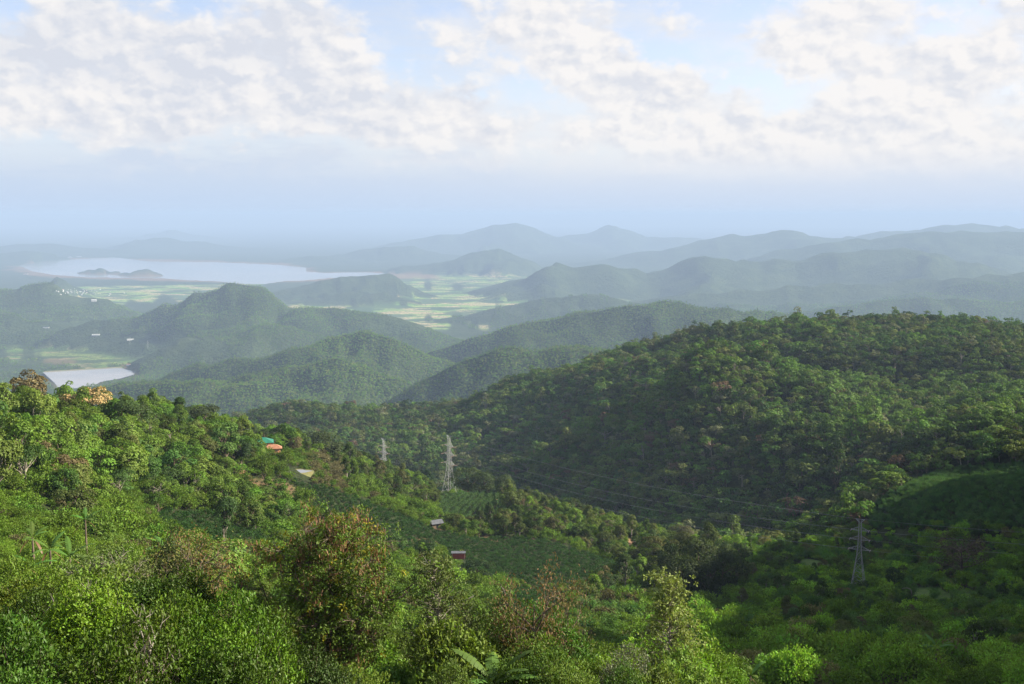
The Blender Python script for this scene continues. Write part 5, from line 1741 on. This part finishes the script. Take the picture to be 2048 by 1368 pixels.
for k, (px, Y, top, lab) in enumerate([(457, 520, 853, 'dark pine on the skyline, leftmost near the green-roofed house'), (492, 560, 846, 'dark flat-crowned pine left of the green roof, twin trunks showing'),
        (518, 575, 857, 'dark pine just behind the left end of the green roof'), (545, 590, 853, 'tall open pine just behind the right end of the green roof'),
        (563, 600, 864, 'pale-trunked pine a little right of the green roof'), (602, 640, 862, 'pine with dark crown well right of the green-roofed house')]):
    single([PINE, PINE2][k % 2], px, Y, top, lab, name='pine_tree', col=np.array([.040, .062, .026]) * rs.uniform(.8, 1.2), rz=k * 1.3, group='pines along the ridge by the house')
DOME = P_tree('broadleaf_tree', 504, 9, 4.6, 1.6, 34, 1.5, 3600, .42)
for px, Y, top, c, w, lab in [(262, 430, 806, (.045, .062, .026), 1.0, 'dark domed tree standing up on the left hill skyline'), (240, 400, 800, (.060, .095, .030), 1.3, 'broad green tree left of the dark domed tree'),
        (398, 480, 811, (.045, .060, .028), 1.55, 'large dark spreading tree where the left hill skyline drops'), (335, 470, 816, (.040, .085, .032), 1.1, 'deep green tree between the two dark domed trees'),
        (638, 640, 864, (.055, .072, .028), 1.6, 'broad olive tree right of the pines on the ridge'), (930, 770, 935, (.06, .085, .028), 1.0, 'round tree just right of the middle pylon'),
        (968, 760, 944, (.05, .075, .026), 1.15, 'second round tree right of the middle pylon'), (1010, 730, 950, (.055, .078, .03), 1.1, 'spreading tree right of the pylon above the bare bank'),
        (600, 560, 905, (.10, .11, .028), 1.5, 'low rusty-yellow tree beside the hillside pond'), (548, 500, 912, (.035, .045, .028), 1.0, 'very dark tree left of the hillside pond'),
        (1402, 440, 1078, (.040, .055, .018), .75, 'huge dark tree of the grove in the middle of the valley'), (1340, 450, 1106, (.034, .050, .018), .75, 'dark tree at the left side of the valley grove'), (1462, 445, 1100, (.040, .060, .018), .72, 'dark tree at the right side of the valley grove'), (1372, 425, 1112, (.038, .056, .018), .7, 'lower dark tree in front of the huge grove tree'), (1432, 428, 1118, (.036, .052, .018), .7, 'small dark tree in front of the right grove tree'),
        (1370, 660, 1050, (.10, .095, .055), 1.0, 'greyish brown tree standing behind the dark valley grove'), (1330, 640, 1068, (.12, .15, .045), .9, 'pale green tree behind the left of the valley grove'),
        (845, 430, 1078, (.035, .065, .022), .9, 'dark tree just below the grey-roofed hut'), (955, 395, 1120, (.035, .06, .022), 1.2, 'dark round tree just right of the red shed')]:
    single(DOME, px, Y, top, lab, col=c, wid=w, rz=px * .37)
CREAM = tree_proto('flowering_tree', 505, 9, 4.4, 3.4, 26, 1.2, 2600, .42, shape='umbrella', bark=M_PALE, flower=(.50, .36, .17))
single(Proto([('crown', CREAM[0]), ('trunk', CREAM[1])], 9), 160, 400, 772, 'flat-topped tree covered in cream blossom on the left hill skyline', name='flowering_tree', col=(.07, .09, .03), wid=1.05)
SKYT = P_tree('broadleaf_tree', 506, 13, 6.0, 6.0, 18, 1.7, 1500, .8, shape='umbrella')
x0, Y0 = ray_xy(1872, 1440), 1440
single(SKYT, 1872, 1440, 628, 'lone flat-topped tree rising above the skyline of the forested hill', col=(.05, .075, .028), wid=1.0)
for px, Y, top, lab in [(437, 265, 975, 'tall slender tree with bare white trunk below the earth bank'), (20, 250, 820, 'white-stemmed tree at the left edge of the sunlit hill'), (690, 650, 880, 'tall pale-stemmed tree left of the ridge pylons')]:
    single(T0[6], px, Y, top, lab, col=(.055, .1, .03), wid=.6)
# leafless and broken trees
b1, e1 = bare_proto('bare_tree', 510, 8.0, 13, 12, .34)
LB = Leaves(); rb = np.random.default_rng(4)
q = np.repeat(e1, 16, 0) + rb.normal(0, .38, (len(e1) * 16, 3))
LB.add(q, unit(rb.normal(0, 1, q.shape)), unit(rb.normal(0, .6, q.shape) + np.array([0, 0, 1])), .20, .10, .5 + rb.normal(0, .15, len(q)))
WB = Proto([('trunk', b1), ('crown', LB.mesh('bare_tree_crown', M_LEAF))], 8.0)
single(WB, 178, 74, 1052, 'thin white-barked tree with sparse leaves left of the pink grass', name='sparse_tree', col=(.12, .17, .05), wid=1.0)
single(WB, 205, 68, 1105, 'leaning sparse sapling beside the white-barked tree', name='sparse_tree', col=(.11, .14, .04), wid=1.1, rz=2)
br, e2 = bare_proto('bare_tree', 511, 9.0, 14, 12, .45, bark=M_BARK)
LB = Leaves()
q = np.repeat(e2, 13, 0) + rb.normal(0, .40, (len(e2) * 13, 3))
LB.add(q, unit(rb.normal(0, 1, q.shape)), unit(rb.normal(0, 1, q.shape)), .22, .10, .5 + rb.normal(0, .15, len(q)))
RB = Proto([('trunk', br), ('crown', LB.mesh('bare_tree_crown', M_LEAF))], 9.0)
single(RB, 1950, 470, 1064, 'leafless brown tree with a wide twiggy crown at the right', name='bare_tree', col=(.085, .062, .045), wid=1.6)
single(RB, 370, 92, 1055, 'reddish brown half-bare tree above the pink plumed grass', name='bare_tree', col=(.17, .115, .045), wid=1.0)
single(RB, 320, 80, 1085, 'small rusty tree just left of the reddish brown tree', name='bare_tree', col=(.14, .15, .04), wid=1.1, rz=2)
single(RB, 1065, 46.5, 1130, 'half-bare reddish sapling above the bottom centre bushes', name='bare_tree', col=(.20, .13, .07), wid=.55, rz=1.0)
single(RB, 1125, 48, 1175, 'thin leaning brownish sapling right of the reddish sapling', name='bare_tree', col=(.16, .14, .06), wid=.5, rz=2.4)
def broken():
    x, Y = ray_xy(1856, 430), 430; z = float(ground(x, Y))
    r = empty('broken_tree', (x, Y, z - .3), 'broken white dead trunk leaning over in the shaded valley', 'dead tree')
    W_ = Wood(6)
    W_.limb(curve(np.array([0, 0, 0]), np.array([-1.5, 0, 6.5]), rs, 7, .05), np.linspace(.42, .22, 7))
    W_.limb(np.array([[-1.5, 0, 6.5], [-2.2, -.2, 7.6], [-3.6, -.3, 8.0], [-5.2, -.2, 7.7]]), [.24, .2, .14, .07])
    W_.limb(np.array([[.2, 0, 1.8], [2.0, -.3, .9], [3.6, -.5, -.6]]), [.18, .12, .07])
    link('trunk', W_.mesh('broken_trunk', M_PALE), None, r)
    L_ = Leaves(); n = 500
    p = np.stack([rs.normal(-2.0, .8, n), rs.normal(0, .6, n), rs.uniform(.5, 6.4, n)], 1)
    L_.add(p, unit(rs.normal(0, .4, (n, 3)) + np.array([0, 0, -1])), unit(rs.normal(0, 1, (n, 3))), .5, .2, .5 + rs.normal(0, .15, n))
    o = link('hanging_vine', L_.mesh('hanging_vine', M_LEAF), None, r); o['leaf_col'] = [.07, .10, .035]
broken()

# ------------------------------------------------------------------ foreground bushes, leaf by leaf
GLOSSY = [bush_proto('glossy_bush', 600 + k, 3.1, 1.9, 820, 9, .13, .068, M_GLOSSY, 9) for k in range(5)]
FINE = [bush_proto('leafy_bush', 610 + k, 3.2, 1.6, 800, 10, .11, .058, M_LEAF, 8) for k in range(3)]
BROAD = [bush_proto('leafy_bush', 620 + k, 3.0, 1.5, 560, 9, .17, .10, M_LEAF, 8) for k in range(2)]
FGROWS = []
def fg(protos, name, px, top, Y, wpx, col, look, cat='bush', group=None, k=None):
    x = ray_xy(px, Y); z = float(ground(x, Y))
    H = max(.6, CAMZ - eye_drop(top) * Y - z)
    pr = protos[rs.integers(0, len(protos)) if k is None else k % len(protos)]
    w = wpx / 2 / FPX * Y
    base_r = {'glossy_bush': 1.95, 'leafy_bush': 1.75}.get(name, 1.6)
    sxy = max(w / base_r, .42 * H / base_r)
    col = np.asarray(col) * rs.uniform(.9, 1.1, 3) * rs.uniform(.72, 1.28)
    if H > 5.2:      # tall: stands on its own short trunk
        H2 = H
    r = place(pr.parts, name, (x, Y, z - .15), rs.uniform(0, 6.28), (sxy, sxy, H / pr.h), col, look, cat, group, (rs.normal(0, .05), rs.normal(0, .05)))
    return r
G1, G2, G3 = (.066, .120, .012), (.095, .155, .014), (.050, .095, .012)
rowsG = []
for Y, tops, px0, px1, step in ((20, 1385, -60, 340, 210), (25, 1325, -30, 540, 190), (30, 1268, -90, 580, 170), (35.5, 1218, -30, 580, 155), (41, 1182, -70, 500, 140), (47, 1152, -30, 470, 125)):
    for px in np.arange(px0, px1, step):
        p = px + rs.uniform(-.25, .25) * step
        t = tops + rs.normal(0, 14)
        yy = Y + rs.normal(0, 1.0)
        rowsG.append(dict(px=float(p), py=float(t), Y=yy, w=step * rs.uniform(1.3, 1.75), c=[G1, G2, G3][rs.integers(0, 3)]))
# names for each: row by row, counted from the left edge
RN = ['lowest', 'second lowest', 'third', 'fourth', 'fifth', 'topmost']
cnt = {}
for q in rowsG:
    rr_ = int(np.argmin([abs(q['Y'] - y) for y in (20, 25, 30, 35.5, 41, 47)]))
    cnt[rr_] = cnt.get(rr_, 0) + 1
    lab = 'glossy-leaved bush, %s from left in the %s foreground bush row' % (ORD[cnt[rr_]], RN[rr_])
    fg(GLOSSY, 'glossy_bush', q['px'], q['py'], q['Y'], q['w'], q['c'], lab, 'bush', 'glossy-leaved bushes at the lower left')
LG, YG, PG = (.095, .165, .030), (.125, .175, .030), (.125, .150, .065)
for protos, nm, px, top, Y, w, c, lab in [
    (FINE, 'leafy_bush', 960, 1238, 46, 95, LG, 'round bright green bush left of the bottom banana plant top'),
    (BROAD, 'leafy_bush', 905, 1268, 42, 90, YG, 'broad-leaved yellow-green bush just left of the banana plant'),
    (FINE, 'leafy_bush', 1085, 1200, 49, 130, LG, 'tall leafy bush under the half-bare reddish sapling'),
    (FINE, 'leafy_bush', 1020, 1235, 48, 80, (.085, .12, .035), 'dull green bush right of the round bright green bush'),
    (FINE, 'leafy_bush', 1120, 1262, 45, 100, YG, 'yellow-green bush below the tall leafy bush'),
    (FINE, 'leafy_bush', 1165, 1312, 41, 110, YG, 'lowest yellow-green bush right of the banana plant'),
    (FINE, 'leafy_bush', 1050, 1300, 42, 90, LG, 'bright bush just right of the banana leaves'),
    (FINE, 'leafy_bush', 1214, 1284, 46, 80, (.17, .18, .12), 'greyish narrow-leaved shrub between two bright bushes'),
    (BROAD, 'leafy_bush', 1395, 1290, 45, 150, (.14, .20, .040), 'large light green bush below the pale sapling'),
    (BROAD, 'leafy_bush', 1300, 1322, 42, 120, (.13, .19, .040), 'light green bush at the foot of the pale sapling, left side'),
    (FINE, 'leafy_bush', 1465, 1335, 42, 110, YG, 'small light green bush at the right end of the foreground'),
    (FINE, 'leafy_bush', 800, 1300, 43, 130, LG, 'bright bush at the bottom right of the podded tree'),
    (FINE, 'leafy_bush', 730, 1335, 40, 120, YG, 'bright bush at the bottom edge under the podded tree'),
    (GLOSSY, 'leafy_bush', 560, 1295, 36, 130, G3, 'dark bush in the shade left of the podded tree foot'),
    (GLOSSY, 'leafy_bush', 470, 1330, 32, 130, G1, 'dark glossy bush at the bottom edge left of the podded tree'),
    (GLOSSY, 'leafy_bush', 640, 1335, 36, 130, (.05, .07, .02), 'dark bush at the bottom edge below the podded tree trunk'),
    (FINE, 'leafy_bush', 520, 1180, 56, 90, (.12, .13, .04), 'yellowish bush touching the left side of the podded tree'),
    (FINE, 'leafy_bush', 270, 1098, 82, 60, (.05, .08, .022), 'dark round bush left of the pink plumed grass'),
    (FINE, 'leafy_bush', 880, 1340, 39, 110, LG, 'green bush at the bottom edge left of the brown banana leaf'),
    (FINE, 'leafy_bush', 1245, 1345, 40, 100, LG, 'low green bush at the bottom edge between light bushes'),
    (FINE, 'leafy_bush', 1540, 1352, 46, 100, (.08, .13, .03), 'low bush at the bottom edge right of the light bushes')]:
    fg(protos, nm, px, top, Y, w, c, lab, 'bush')

# saplings
def sapling(seed, px, top, Y, wpx, leaf, wl, n_tip, col, label, dens=8, own=None, name='sapling'):
    x = ray_xy(px, Y); z = float(ground(x, Y)) - .2
    H = CAMZ - eye_drop(top) * Y - z; w = wpx / 2 / FPX * Y
    r2 = np.random.default_rng(seed)
    L_ = Leaves(); W_ = Wood(5)
    trunk = curve(np.zeros(3), np.array([r2.normal(0, .15), r2.normal(0, .15), H * .97]), r2, 9, .03)
    W_.limb(trunk, np.linspace(.075, .015, 9))
    for k in range(n_tip):
        t = r2.uniform(.25, 1.0)
        i = min(int(t * 8), 7); a = trunk[i] + (trunk[i + 1] - trunk[i]) * (t * 8 - i)
        reach = w * (1.25 - .95 * t) * r2.uniform(.35, 1.05) + .12
        th = r2.uniform(0, 6.283)
        b = a + np.array([math.cos(th) * reach, math.sin(th) * reach, reach * r2.uniform(.25, .9)])
        b[2] = min(b[2], H * 1.01)
        W_.limb(curve(a, b, r2, 4, .1), [.022, .015, .010, .005])
        sub = [b, b + r2.normal(0, .22, 3), a * .4 + b * .6 + r2.normal(0, .15, 3)]
        sh = r2.normal(0, .1)
        for c in sub:
            n = dens
            d = unit(r2.normal(0, 1, (n, 3)) + np.array([0, 0, .35]))
            p = c + d * leaf * .7
            L_.add(p, unit(d + r2.normal(0, .3, (n, 3))), unit(r2.normal(0, .5, (n, 3)) + np.array([0, 0, 1])), leaf * r2.uniform(.7, 1.2, n), wl * r2.uniform(.8, 1.2, n), .55 + sh + r2.normal(0, .14, n))
    return place([('crown', L_.mesh(name + '_crown', M_LEAF)), ('trunk', W_.mesh(name + '_trunk', M_PALE))], name, (x, Y, z), 0, (1, 1, 1), col, label, 'tree', None)
sapling(701, 1340, 1152, 53, 150, .17, .10, 210, (.21, .25, .075), 'pale yellow-green sapling standing alone above the light bushes')
sapling(702, 868, 1118, 49, 190, .14, .075, 260, (.115, .145, .045), 'dull olive sapling tapering up right of the podded tree')
sapling(703, 925, 1190, 50, 120, .14, .07, 140, (.11, .15, .04), 'smaller leafy sapling behind the olive sapling')
sapling(704, 1010, 1170, 50, 100, .14, .075, 110, (.10, .14, .04), 'thin green sapling left of the reddish sapling')

# the big tree hung with brown seed pods
def podded_tree():
    px, Y, top = 640, 47.5, 1024
    x = ray_xy(px, Y); z = float(ground(x, Y)) - .3
    H = CAMZ - eye_drop(top) * Y - z
    r2 = np.random.default_rng(808)
    L_ = Leaves(); Pd = Leaves(); W_ = Wood(7)
    root = empty('podded_tree', (x, Y, z), 'big foreground tree hung with reddish brown seed pods, pale stems inside', 'tree')
    limbs = []
    for k, (dx, dy, f) in enumerate([(-.7, .2, .93), (.1, -.3, .97), (.85, .3, .95), (-1.5, -.3, .84), (1.6, -.2, .84), (.4, .9, .92), (-2.2, .3, .66), (2.3, .3, .64)]):
        a = np.array([r2.normal(0, .12), r2.normal(0, .12), 0.0])
        b = np.array([dx * 1.28, dy, H * f])
        c = curve(a, b, r2, 10, .05)
        W_.limb(c, np.linspace(.12, .02, 10)); limbs.append(c)
    tips = []
    for c in limbs:
        for j in range(44):
            t = r2.uniform(.22, 1.0) * 9; i = min(int(t), 8)
            a = c[i] + (c[i + 1] - c[i]) * (t - i)
            rel = a[2] / H
            reach = r2.uniform(.45, 1.0) * (2.15 - .95 * rel)
            d = unit(np.array([r2.normal(), r2.normal(), 0]) + .35 * np.array([a[0], a[1], 0])) * reach
            b = a + d + np.array([0, 0, reach * r2.uniform(.1, .65)])
            br_ = curve(a, b, r2, 5, .1)
            W_.limb(br_, np.linspace(.03, .008, 5))
            for q in range(6):
                e = br_[r2.integers(2, 5)] + r2.normal(0, .28, 3)
                W_.limb([br_[2], (br_[2] + e) / 2 + r2.normal(0, .05, 3), e], [.012, .008, .004])
                tips.append(e)
    tips = np.array(tips)
    tips[:, 2] = np.minimum(tips[:, 2], H)
    for e in tips:
        n = 14
        d = unit(r2.normal(0, 1, (n, 3)) + np.array([0, 0, .1]))
        p = e + d * r2.uniform(.05, .26, (n, 1))
        up = e[2] / H
        yel = r2.random() < (.07 if up > .6 else .03)
        own = np.array([.24, .22, .02]) if yel else None
        L_.add(p, unit(d + np.array([0, 0, -.35]) + r2.normal(0, .3, (n, 3))), unit(r2.normal(0, .55, (n, 3)) + np.array([0, 0, 1])), .15 * r2.uniform(.7, 1.25, n), .075 * r2.uniform(.8, 1.2, n), .5 + r2.normal(0, .12) + r2.normal(0, .15, n), own=own)
        out = math.hypot(e[0], e[1]) / 3.0
        if r2.random() < (.03 + .30 * max(0, up - .70) / .30 + .02 * out):
            m = 26
            q = e + r2.normal(0, .16, (m, 3)) - np.array([0, 0, .14])
            Pd.add(q, unit(r2.normal(0, .25, (m, 3)) + np.array([0, 0, -1])), unit(r2.normal(0, 1, (m, 3))), .26 * r2.uniform(.6, 1.3, m), .030, .5, own=np.array([.30, .165, .10]) * r2.uniform(.55, 1.35, (m, 1)))
    o = link('crown', L_.mesh('podded_tree_crown', M_LEAF), None, root); o['leaf_col'] = [.105, .165, .028]
    o = link('seed_pod', Pd.mesh('podded_tree_pods', M_LEAF), None, root); o['leaf_col'] = [.25, .11, .06]; o['kind'] = 'stuff'; o['label'] = 'reddish brown hanging seed pods'
    link('trunk', W_.mesh('podded_tree_trunk', M_BARK), None, root)
podded_tree()

# banana plants
def banana(px, top, Y, label, n=11, seed=1, length=2.3, sc=1.0, parts=True, col=(.075, .135, .028), group='banana plants'):
    r2 = np.random.default_rng(seed)
    x = ray_xy(px, Y); z = float(ground(x, Y)) - .2
    H = CAMZ - eye_drop(top) * Y - z
    st = max(.5, H - length * .75 * sc)
    root = empty('banana_plant', (x, Y, z), label, 'banana plant', group, r2.uniform(0, 6))
    W_ = Wood(8)
    W_.limb([[0, 0, 0], [.02, 0, st * .5], [0, 0, st]], [.17, .15, .09])
    link('stem', W_.mesh('banana_stem', M_BARK), None, root)['label'] = 'thick false stem'
    for k in range(n):
        a = k * 2.4 + r2.normal(0, .25)
        dead = k >= n - 2
        up = 1.25 - 1.25 * k / n if not dead else -.55
        Ln = length * sc * r2.uniform(.8, 1.1)
        m = 13
        t = np.linspace(0, 1, m)
        d0 = np.array([math.cos(a), math.sin(a), 0])
        ang = up - t * (1.05 if not dead else .7)
        step = Ln / (m - 1)
        pts = [np.array([0, 0, st]) + d0 * .05]
        for q in range(m - 1):
            pts.append(pts[-1] + (d0 * math.cos(ang[q]) + np.array([0, 0, math.sin(ang[q])])) * step)
        pts = np.array(pts)
        side = np.cross(d0, [0, 0, 1])
        wd = .27 * sc * np.clip(np.sin(np.pi * np.clip((t - .12) / .88, 0, 1)) ** .55, 0, 1) * (.6 if dead else 1)
        L_ = Leaves()
        V, F = [], []
        for s in (-1, 1):
            # each half of the blade torn into strips
            for q in range(1, m - 1):
                gap = .10 * step if r2.random() < .75 else 0
                tt = unit(pts[q + 1] - pts[q]); drop = np.array([0, 0, -.10 - r2.uniform(0, .22)])
                b = len(V)
                V += [pts[q], pts[q + 1], pts[q + 1] + side * s * wd[q + 1] + drop * wd[q + 1] - tt * gap, pts[q] + side * s * wd[q] + drop * wd[q] + tt * gap]
                F.append((b, b + 1, b + 2, b + 3))
        me = mesh_np('banana_leaf', V, F); attr(me, 'tint', np.full(len(V), .45 + r2.uniform(0, .3)))
        me.materials.append(M_GLOSSY)
        o = link('leaf', me, None, root)
        o['leaf_col'] = [.17, .095, .055] if dead else [c * r2.uniform(.85, 1.15) for c in col]
        if dead: o['label'] = 'withered brown leaf'
banana(985, 1288, 42, 'large banana plant at the bottom edge with torn shining leaves', 12, 3, 2.2, 1.0)
for k, (px, top, Y) in enumerate([(40, 1040, 120), (75, 1062, 112), (150, 1012, 150), (30, 1092, 95), (115, 1075, 105), (310, 1060, 118), (1905, 1268, 140), (1520, 1318, 118)]):
    where = ['left of two by the left edge among bright shrubs', 'right of two by the left edge among bright shrubs', 'above the white-barked tree', 'lowest at the left edge, above the glossy bushes', 'between the white-barked tree and left edge',
             'below the dark coffee bushes on the left', 'at the lower right among dark shrubs', 'at the bottom right of the pale sapling'][k]
    banana(px, top, Y, 'banana plant ' + where, 8, 20 + k, 2.6, 1.0)

# bare twigs and plumed grass in the foreground
tw, _ = bare_proto('bare_shrub', 520, 2.4, 16, 6, .5)
for px, top, Y, lab in [(252, 1262, 29, 'bare grey twiggy shrub among the glossy bushes'), (140, 1200, 38, 'small bare twigs poking out of the upper glossy bushes')]:
    x = ray_xy(px, Y); z = float(ground(x, Y)); H = CAMZ - eye_drop(top) * Y - z
    place([('stem', tw)], 'bare_shrub', (x, Y, z), px, (H / 2.3 * .7, H / 2.3 * .7, H / 2.3), (.1, .1, .1), lab, 'shrub', None)
def plumes():
    """tall grass with pinkish plumes: one clump each"""
    r2 = np.random.default_rng(31)
    L_ = Leaves(); n = 260
    a = r2.uniform(0, 6.283, n); h = r2.uniform(.9, 1.9, n)
    base = np.stack([r2.normal(0, .35, n), r2.normal(0, .35, n), h * .5], 1)
    ax = unit(np.stack([np.cos(a) * .25, np.sin(a) * .25, np.ones(n)], 1))
    L_.add(base, ax, unit(r2.normal(0, 1, (n, 3))), h, .05, .5 + r2.normal(0, .15, n))
    m = 300
    p = np.stack([r2.normal(0, .55, m), r2.normal(0, .55, m), r2.uniform(1.5, 2.5, m)], 1)
    L_.add(p, unit(r2.normal(0, .25, (m, 3)) + np.array([.1, 0, 1])), unit(r2.normal(0, 1, (m, 3))), .42, .09, .5, own=np.array([.42, .29, .20]) * r2.uniform(.75, 1.15, (m, 1)))
    return L_.mesh('plumed_grass', M_LEAF)
PL = plumes()
for k, (px, top, Y) in enumerate([(292, 1133, 72), (308, 1130, 73), (338, 1134, 74), (428, 1128, 72), (444, 1126, 72), (458, 1132, 71), (472, 1138, 70), (486, 1142, 70), (500, 1152, 69), (512, 1160, 68)]):
    x = ray_xy(px, Y); z = float(ground(x, Y)); H = CAMZ - eye_drop(top) * Y - z
    s = H / 2.5
    place_one(PL, 'plumed_grass', (x, Y, z), k, (min(s, .9), min(s, .9), min(s, 1.15)), (.14, .17, .06), 'pink plumed grass clump, %s from left of the sunlit tufts' % ORD[k + 1], 'grass', 'pink plumed grass clumps')
print('objects', len(scene.objects))
